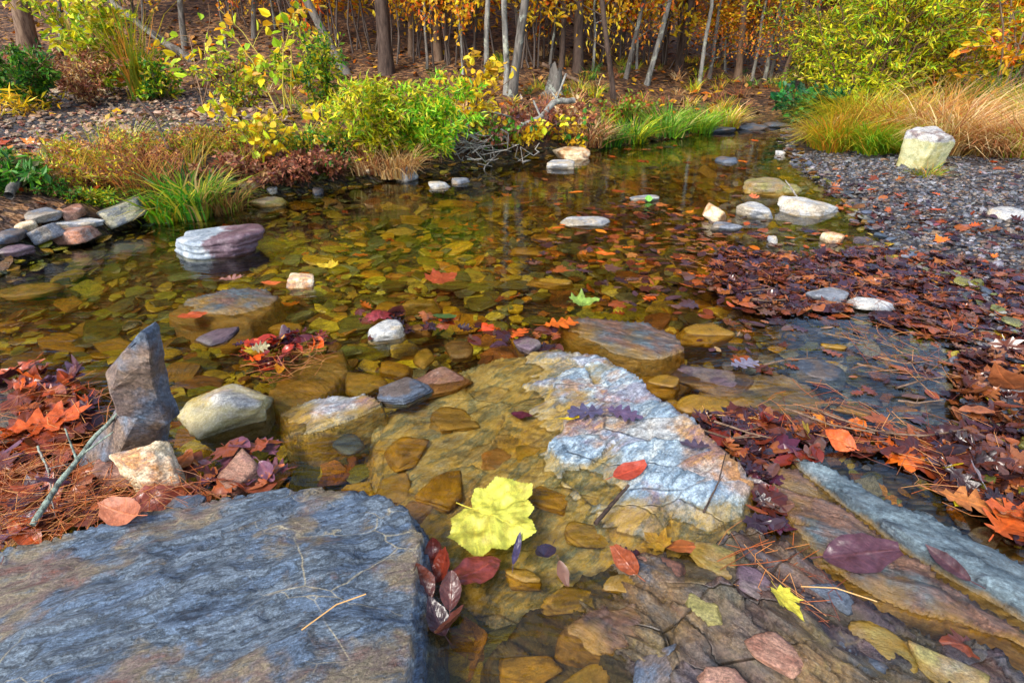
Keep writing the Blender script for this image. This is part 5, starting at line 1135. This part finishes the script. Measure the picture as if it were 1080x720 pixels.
# forest floor and bank ground cover as stuff
def cover():
    n = 26000; x = rng.uniform(-14, 12, n*2); y = rng.uniform(3.0, 22, n*2); s = seg_dist(x, y, POLY)
    bar = (inpoly(x, y, LB)) & (rng.uniform(0, 1, n*2) < .93); rgt = (x-.47*y+.12 > -.1) & (y < 6.6)
    ok = (s < -.12) & ~bar & ~rgt; x, y = x[ok][:n], y[ok][:n]; n = len(x); z = H(x, y)+rng.uniform(.005, .04, n)
    sz = rng.uniform(.06, .13, n); Rm = rot_mats(rng.normal(0, .35, n), rng.normal(0, .35, n), rng.uniform(0, 6.28, n))
    Q = (np.array([[0, -.5, 0], [.28, 0, .06], [0, .5, 0], [-.28, 0, .06]]), np.array([[0, 1, 2], [0, 2, 3]]))
    o = merged('leaf_litter', [Q], np.zeros(n, int), Rm, np.stack([sz]*3, -1), np.stack([x, y, z], -1), pal(['#6a442c', '#8a5c34', '#4c3222', '#a87a44', '#c8981c', '#b8641c', '#44301f', '#5c3c28', '#8a4c30', '#7a583c', '#b8901c'], n, jit=.3), M['leaf_mass'], smooth=False)
    tag(o, 'dry rust brown leaf litter covering the wooded slope', 'leaves', kind='stuff')
    V_, F_, C_ = [], [], []; off = 0
    for i in range(520):
        x = rng.uniform(-5.5, 4.5); y = rng.uniform(3.2, 9.5); s = seg_dist(np.array([x]), np.array([y]), POLY)[0]
        if s > -.12 or (x-.47*y+.12 > -.1 and y < 6.4) or inpoly(np.array([x]), np.array([y]), LB)[0] or s < -2.6: continue
        z = H(np.array([x]), np.array([y]))[0]
        V, F, C = blades_mesh(500+i, 34, rng.uniform(.1, .26), .16, .004, [GR, YG, TAN, RED, MIXW, MIXW][i % 6], .7, 4)
        V_.append(V+[x, y, z]); F_.append(F+off); C_.append(C); off += len(V)
    o = build('ground_cover', np.concatenate(V_), np.concatenate(F_), M['foliage'], col=np.concatenate(C_)); tag(o, 'low mixed grass and weeds covering the banks', 'ground cover', kind='stuff')
cover()

# ------------------------------------------------------------------ trees
def tree_meshes(seed, h, r0, bark, cols, lowleaf=0, crown=1500, fork=0, bend=.25, nbr=10):
    r = np.random.default_rng(seed); n = 22; t = np.linspace(0, 1, n)
    p = np.stack([np.cumsum(r.normal(0, bend*.06, n)), np.cumsum(r.normal(0, bend*.06, n)), t*h-.15], -1); p[:, :2] -= p[0, :2]
    rad = r0*(1-.72*t)*(1+.4*np.exp(-np.maximum(t*h-.15, 0)/.12))
    V, F = tube(p, rad, 12, seed, .06)
    A = Acc(); PP = []
    for k in range(nbr):
        u = r.uniform(.28, .97); j = int(u*(n-1)); j = min(j, n-2); az = r.uniform(0, 6.28); L_ = h*r.uniform(.1, .24)*(1.3-u)
        d = np.array([math.cos(az), math.sin(az), r.uniform(.3, .9)]); tt = np.linspace(0, 1, 7)[:, None]
        q = p[j]+d*L_*tt+np.cumsum(r.normal(0, .02*L_, (7, 3)), 0); a, b = tube(q, np.linspace(rad[j]*.45, rad[j]*.08, 7), 5); A.add(a, b)
        m = int(crown/nbr); w = r.uniform(.25, 1, m)*6; jj = np.clip(w.astype(int), 0, 5)
        PP.append(q[jj]+(q[jj+1]-q[jj])*(w-jj)[:, None]+r.normal(0, L_*.22, (m, 3)))
    if lowleaf:
        for k in range(13):
            z = r.uniform(.5, 2.7); az = r.uniform(0, 6.28); q = np.linspace(0, 1, 6)[:, None]*np.array([math.cos(az), math.sin(az), .25])*r.uniform(.7, 1.6)+np.array([0, 0, z])
            a, b = tube(q, np.linspace(.012, .003, 6), 4); A.add(a, b); m = lowleaf//8
            PP.append(q[r.integers(1, 6, m)]+r.normal(0, .16, (m, 3)))
    pos = np.concatenate(PP); m = len(pos); dr = r.normal(size=(m, 3))*[1.3, 1.3, .8]
    big = np.where(pos[:, 2] > 3.2, r.uniform(.2, .34, m), r.uniform(.07, .125, m))
    lv, lf = leaves_at(pos, dr, big, big*.3, r)
    return (V, F), A, (lv, lf, np.repeat(pal(cols, m, r, .3), len(lv)//m, 0)), bark
protos = {}
def tree(key, pos, label, scale=1, rz=0, lean=0, pitch=0, group=None, name='tree'):
    if key not in protos:
        (V, F), A, (lv, lf, lc), bark = tree_meshes(*TK[key][0], **TK[key][1])
        o = build('trunk', V, F, M[bark], smooth=True); l = build('limbs', np.concatenate(A.V), np.concatenate(A.F), M[bark], smooth=True); c = build('crown', lv, lf, M['foliage'], col=lc)
        protos[key] = (o, l, c); first = True
    else: first = False
    root = empty(name, pos, label, 'tree', group); root.scale = (scale,)*3; root.rotation_euler = (math.radians(pitch), math.radians(lean), rz)
    for q in protos[key]:
        ch = q if first else q.copy()
        if not first: COL.objects.link(ch)
        ch.parent = root if q is not protos[key][1] else tr
        if q is protos[key][0]: tr = ch
    return root
TK = {'pale': ((1, 9.5, .075, 'bark_pale', YE+OR), {}), 'pale2': ((2, 9, .06, 'bark_pale', OR), {'bend': .4}), 'grey': ((3, 10, .10, 'bark_grey', YE+YG), {}),
      'grey2': ((4, 9, .075, 'bark_grey', OR), {'lowleaf': 300}), 'dark': ((5, 11, .15, 'bark_dark', OR+RED), {}), 'dark2': ((6, 10, .10, 'bark_dark', YE), {'lowleaf': 350}),
      'brown': ((7, 11, .16, 'bark_brown', ['#5a7a2c', '#6c8a34', '#b89a2c']), {}), 'brown2': ((8, 10, .10, 'bark_brown', OR+YE), {'lowleaf': 350}), 'thin': ((9, 7, .035, 'bark_grey', YE+OR), {'lowleaf': 1100, 'bend': .3}), 'thin2': ((10, 7, .03, 'bark_pale', OR+YE), {'lowleaf': 1200, 'bend': .45})}
R0 = {'pale': .075, 'pale2': .06, 'grey': .10, 'grey2': .075, 'dark': .15, 'dark2': .10, 'brown': .16, 'brown2': .10, 'thin': .035, 'thin2': .03}
# (key, base px, base py, trunk width px, lean deg, label)
TR = [('brown', 32, 62, 26, -9, 'thick brown grey trunk at the top left corner'), ('grey2', 66, 40, 8, -4, 'slim grey tree right of the thick corner trunk'), ('grey', 196, 52, 9, -4, 'grey tree beyond the fallen log at left'),
      ('grey2', 268, 40, 7, 0, 'thin grey tree above the yellow leaved sapling'), ('grey', 366, 78, 13, -31, 'grey trunk leaning strongly left'), ('dark', 408, 78, 22, -3, 'thick dark trunk behind the bright shrub'), ('brown2', 434, 60, 9, 2, 'slender brown tree right of the thick dark trunk'),
      ('brown', 462, 62, 13, 0, 'brown trunk between the dark trunk and the pale ones'), ('pale2', 513, 86, 8, -1, 'crooked pale tree left of the twin pale trunks'), ('pale', 534, 100, 9, -1, 'white straight trunk of the twin pale trunks'), ('grey', 541, 101, 13, 9, 'grey right leaning trunk of the twin pale trunks'),
      ('dark', 610, 76, 16, 1, 'dark trunk right of the twin pale trunks'), ('dark2', 592, 72, 8, 3, 'slim dark tree touching the dark trunk'), ('dark2', 647, 108, 8, -7, 'dark thin tree close to the bank with orange leaves'), ('grey2', 660, 84, 7, 13, 'grey tree leaning right behind the dark thin tree'),
      ('pale', 682, 90, 8, 16, 'pale tree leaning well to the right mid picture'), ('dark2', 700, 66, 8, 3, 'dark slim tree in the wood behind the leaning pale one'), ('dark', 715, 75, 12, 4, 'straight dark trunk above the bright bank grass'), ('pale2', 737, 92, 6, 9, 'pale leaning sapling right of the straight dark trunk'), ('grey2', 748, 84, 6, 10, 'grey companion of the pale leaning sapling'),
      ('brown', 778, 84, 11, 5, 'reddish brown trunk standing tall by the bend'), ('pale2', 793, 86, 5, 10, 'pale thin tree right of the reddish brown trunk'), ('grey2', 806, 86, 6, 8, 'first grey thin tree above the bend'), ('pale2', 812, 84, 5, 9, 'second pale thin tree above the bend'), ('brown2', 826, 88, 9, 8, 'brown tree at the left of the willow thicket'), ('brown', 838, 84, 9, 6, 'brown trunk half hidden by the willow'),
      ('grey', 955, 66, 8, 3, 'grey tree seen through the willow'), ('dark2', 1015, 60, 8, 5, 'dark tree behind the orange sapling'), ('grey2', 1055, 56, 9, 8, 'grey tree at the top right corner'),
      ('thin2', 488, 80, 4, 2, 'orange leaved sapling left of the crooked pale tree'), ('thin', 450, 74, 4, -2, 'yellow leaved sapling before the brown trunk'), ('thin2', 625, 74, 4, 2, 'orange leaved sapling right of the dark trunk'), ('thin', 580, 70, 4, -3, 'yellow leaved sapling left of the slim dark tree'), ('thin2', 672, 76, 4, 3, 'orange leaved sapling before the leaning pale tree'),
      ('thin', 240, 50, 3, -4, 'sparse yellow sapling on the left slope'), ('thin2', 338, 50, 4, 4, 'orange sapling behind the leaning trunk'), ('thin2', 765, 74, 4, 3, 'orange leaved sapling left of the reddish trunk'), ('thin', 150, 34, 4, 2, 'yellow flecked sapling above the fallen log'), ('thin2', 290, 30, 4, -3, 'orange flecked sapling high on the left slope'), ('thin', 90, 26, 4, 2, 'yellow flecked sapling beside the thick corner trunk'), ('thin', 420, 58, 4, 3, 'golden sapling behind the thick dark trunk'), ('thin2', 545, 64, 4, 3, 'orange sapling far behind the twin pale trunks')]
for i, (k, a, b, w, ln, lb) in enumerate(TR):
    p, t = hit(a, b)
    if t > 25: p = P(a, b, .3) if ray(a, b)[2] < -.03 else np.array([ray(a, b)[0]*16, 17, H(np.array([ray(a, b)[0]*16]), np.array([17.]))[0]]); t = p[1]/ray(a, b)[1]
    s = (w*.68*t/FP/2)/R0[k]; s = min(max(s, .25), 1.7); ln -= math.degrees(math.atan2(a-540, 1488-b))
    o = tree(k, p, lb, s, rng.uniform(0, 6.28) if abs(ln) < 8 else 0, ln)
    o.scale = (s, s, max(s, .75)*(1 if a < 745 else (.6 if a < 900 else .4)))
keys = ['grey2', 'dark2', 'brown2', 'pale2', 'dark2', 'grey2', 'thin', 'thin2', 'thin2', 'thin']
cnt = 0
while cnt < 185:
    x = rng.uniform(-17, 26); y = rng.uniform(12.5, 27)
    if abs(x) > 2.5+y*1.05: continue
    if x-.47*y > 0 and y < 14: continue
    if x > .42*y and cnt % 10 < 6: cnt += 1; continue
    z = H(np.array([x]), np.array([y]))[0]; k = keys[cnt % 10]
    ot = tree(k, (x, y, z), {'t': 'yellow and orange leafed understory sapling deep in the wood', 'p': 'slender pale trunk deep in the far wood', 'g': 'slender grey trunk deep in the far wood', 'd': 'dark upright trunk deep in the far wood', 'b': 'brown upright trunk deep in the far wood'}[k[0]], rng.uniform(.75, 1.2), rng.uniform(0, 6.28), rng.normal(0, 3), group='trees deep in the far wood'); ot.scale = (ot.scale[0]*(.6 if k[0] != 't' else 1.1), ot.scale[0]*(.6 if k[0] != 't' else 1.1), ot.scale[2]*(.6 if x > .42*y else 1)); cnt += 1
def far_wood():
    A = Acc(); PP = []
    for i in range(420):
        x = rng.uniform(-46, 52); y = rng.uniform(27, 44); z = H(np.array([x]), np.array([y]))[0]; h = rng.uniform(9, 15) if x < .3*y else rng.uniform(4.5, 6.5)
        V, F = tube(np.array([[x, y, z-.2], [x+rng.normal(0, .2), y, z+h*.5], [x+rng.normal(0, .5), y, z+h]]), np.array([.17, .12, .03])*rng.uniform(.6, 1.3), 6); A.add(V, F, lin(random.choice(['#4a3c34', '#6c645c', '#3a2c24', '#8a8478'])))
        m = 190; zz = rng.uniform(.8, h, m); q = np.stack([x+rng.normal(0, 1.6, m), y+rng.normal(0, 1.6, m), z+zz], -1); PP.append(q)
    pos = np.concatenate(PP); m = len(pos); sz = rng.uniform(.3, .6, m); V, F = leaves_at(pos, rng.normal(size=(m, 3)), sz, sz*.38, rng)
    C = np.repeat(pal(['#b8641c', '#a8502c', '#c88c24', '#7c4424', '#8a6c2c', '#5c4a24', '#d8a02c', '#5c6c2c'], m, jit=.35), 4, 0)
    A.add(V[:1], np.zeros((0, 4), int), lin('#4a3c34'))
    o = A.build('far_trunks', M['stem']); tag(o, 'massed trunks of the wood on the far slope', 'woodland', kind='stuff')
    o = build('far_woodland', V, F, M['foliage'], col=C); tag(o, 'massed orange and brown foliage of the wood on the far slope', 'woodland', kind='stuff')
far_wood()

# ------------------------------------------------------------------ dead wood
def logpath(pp, zs): return [P(a, b, z) if z < .8 else None for (a, b), z in zip(pp, zs)]
def between(a, b, ha, hb, r0, r1, label, cat='log', name='log', mat='bark_grey', side=2, seed=1, mid=.0):
    A_ = hit(*a)[0]; B_ = hit(*b)[0]; A_[2] += ha; B_[2] += hb; m = (A_+B_)/2; m[2] += mid
    return twig([A_, m, B_], r0, r1, mat, label, cat, name, side, seed)
p0, t0 = hit(205, 66)
def at_depth(px, py, t): d = ray(px, py); return np.array([0, 0, CH])+d*t
twig([p0, at_depth(165, 38, t0*1.0), at_depth(110, -4, t0*1.02)], .05, .035, 'bark_grey', 'fallen grey log slanting down the left slope', 'log', 'fallen_log', 2, 11)
p1, t1 = hit(95, 38)
twig([p1, at_depth(75, 18, t1), at_depth(52, -8, t1)], .035, .02, 'bark_grey', 'smaller grey branch above the fallen log', 'log', 'fallen_branch', 1, 12)
p2, t2 = hit(528, 150)
twig([at_depth(527, 147, t2*.98), at_depth(545, 134, t2), at_depth(567, 126, t2*1.02), at_depth(582, 108, t2*1.04), at_depth(602, 106, t2*1.06)], .018, .026, 'bark_pale', 'pale crooked fallen branch on the far bank', 'branch', 'fallen_branch', 3, 13)
p3, t3 = hit(500, 138)
twig([at_depth(478, 118, t3), at_depth(505, 116, t3), at_depth(540, 124, t3*1.02)], .012, .006, 'bark_pale', 'thin pale stick above the twig pile', 'branch', 'fallen_branch', 3, 14)
p4, t4 = hit(620, 96)
twig([at_depth(572, 68, t4), at_depth(598, 80, t4), at_depth(622, 93, t4)], .025, .02, 'bark_brown', 'brown fallen pole behind the stump', 'branch', 'fallen_branch', 1, 15)
p5, t5 = hit(118, 175)
twig([at_depth(178, 158, t5), at_depth(165, 128, t5), at_depth(143, 104, t5*1.02)], .009, .006, 'bark_dark', 'dark bare stick leaning over the rusty weeds', 'stick', 'stick', 1, 16)
b6 = hit(14, 218)[0]; e6 = hit(42, 188)[0]
twig([b6+[0, 0, .05], (b6+e6)/2+[0, 0, .07], e6+[0, 0, .05]], .02, .018, 'bark_grey', 'lichen covered log end on the left shore', 'log', 'log', 0, 17)
b7 = P(842, 211, .03); twig([b7, P(835, 200, .06), P(828, 190, .1)], .006, .003, 'twig', 'small grey twig against the olive stone', 'twig', 'twig', 1, 18)
def stump():
    p, t = hit(584, 100); o = empty('tree_stump', p, 'broken grey stump on the far bank right of the twin pale trunks', 'stump')
    pth = np.array([[0, 0, -.1], [.0, 0, .1], [.01, 0, .25], [.015, 0, .36]]); pth = pth*[1, 1, .75]; V, F = tube(pth, [.12, .085, .07, .06], 14, 3, .12)
    top = V[:, 2] > .25; V[top, 2] += rng.uniform(-.05, .05, top.sum()); build('trunk', V, F, M['bark_grey'], o, smooth=True)
    for k in range(4):
        a = k*1.6+.4; q = np.array([[0, 0, .03], [math.cos(a)*.12, math.sin(a)*.12, .0], [math.cos(a)*.25, math.sin(a)*.25, -.06]]); V, F = tube(q, [.05, .035, .02], 7, k, .1); build('root', V, F, M['bark_grey'], o, smooth=True)
stump()
def twig_pile():
    o = empty('twig_pile', hit(488, 172)[0], 'tangle of grey dead twigs at the waters edge', 'twig pile'); A = Acc()
    for k in range(90):
        c = np.array([rng.normal(0, .22), rng.normal(0, .07)+.05, rng.uniform(.0, .18)]); a = rng.normal(0, 1.1); L_ = rng.uniform(.10, .36)
        d = np.array([math.cos(a), math.sin(a)*.5, rng.normal(0, .35)])*L_/2; p = np.array([c-d, c-d*.3+rng.normal(0, .03, 3), c+d*.4+rng.normal(0, .035, 3), c+d]); V, F = tube(p, [.006, .005, .004, .002], 5); build('twig', V, F, M['twig'], o, smooth=True)
twig_pile()
for q in ():
    pass

# ------------------------------------------------------------------ light, sky, camera
w = bpy.data.worlds.new('World'); sc.world = w; w.use_nodes = True; nt = w.node_tree; nt.nodes.clear()
sky = nt.nodes.new('ShaderNodeTexSky'); sky.sky_type = 'NISHITA'; sky.sun_disc = False
EL, AZ = math.radians(46), math.radians(-142)       # azimuth measured from +Y towards +X
sky.sun_elevation = EL; sky.sun_rotation = AZ; sky.air_density = 1.0; sky.dust_density = 2.0
bg = nt.nodes.new('ShaderNodeBackground'); bg.inputs['Strength'].default_value = .15
ow = nt.nodes.new('ShaderNodeOutputWorld'); nt.links.new(sky.outputs[0], bg.inputs[0]); nt.links.new(bg.outputs[0], ow.inputs[0])
sd = bpy.data.lights.new('sun', 'SUN'); sd.energy = 1.9; sd.angle = math.radians(18); sd.color = (1, .95, .87)
so = bpy.data.objects.new('sun', sd); COL.objects.link(so)
dv = Vector((math.sin(AZ)*math.cos(EL), math.cos(AZ)*math.cos(EL), math.sin(EL)))
so.rotation_euler = dv.to_track_quat('Z', 'Y').to_euler(); so.location = (0, 0, 20)
cd = bpy.data.cameras.new('camera'); cd.sensor_width = 36; cd.lens = 36*FP/1080; cd.clip_start = .05; cd.clip_end = 800
co = bpy.data.objects.new('camera', cd); COL.objects.link(co); co.location = (0, 0, CH); co.rotation_euler = (PI/2-TH, 0, 0); sc.camera = co
sc.view_settings.view_transform = 'Standard'; sc.view_settings.look = 'None'; sc.view_settings.gamma = 1; sc.view_settings.exposure = 1.3
sc.cycles.max_bounces = 6; sc.cycles.diffuse_bounces = 3; sc.cycles.glossy_bounces = 2; sc.cycles.transmission_bounces = 2; sc.cycles.transparent_max_bounces = 6
sc.cycles.use_denoising = True; sc.cycles.sample_clamp_indirect = 4
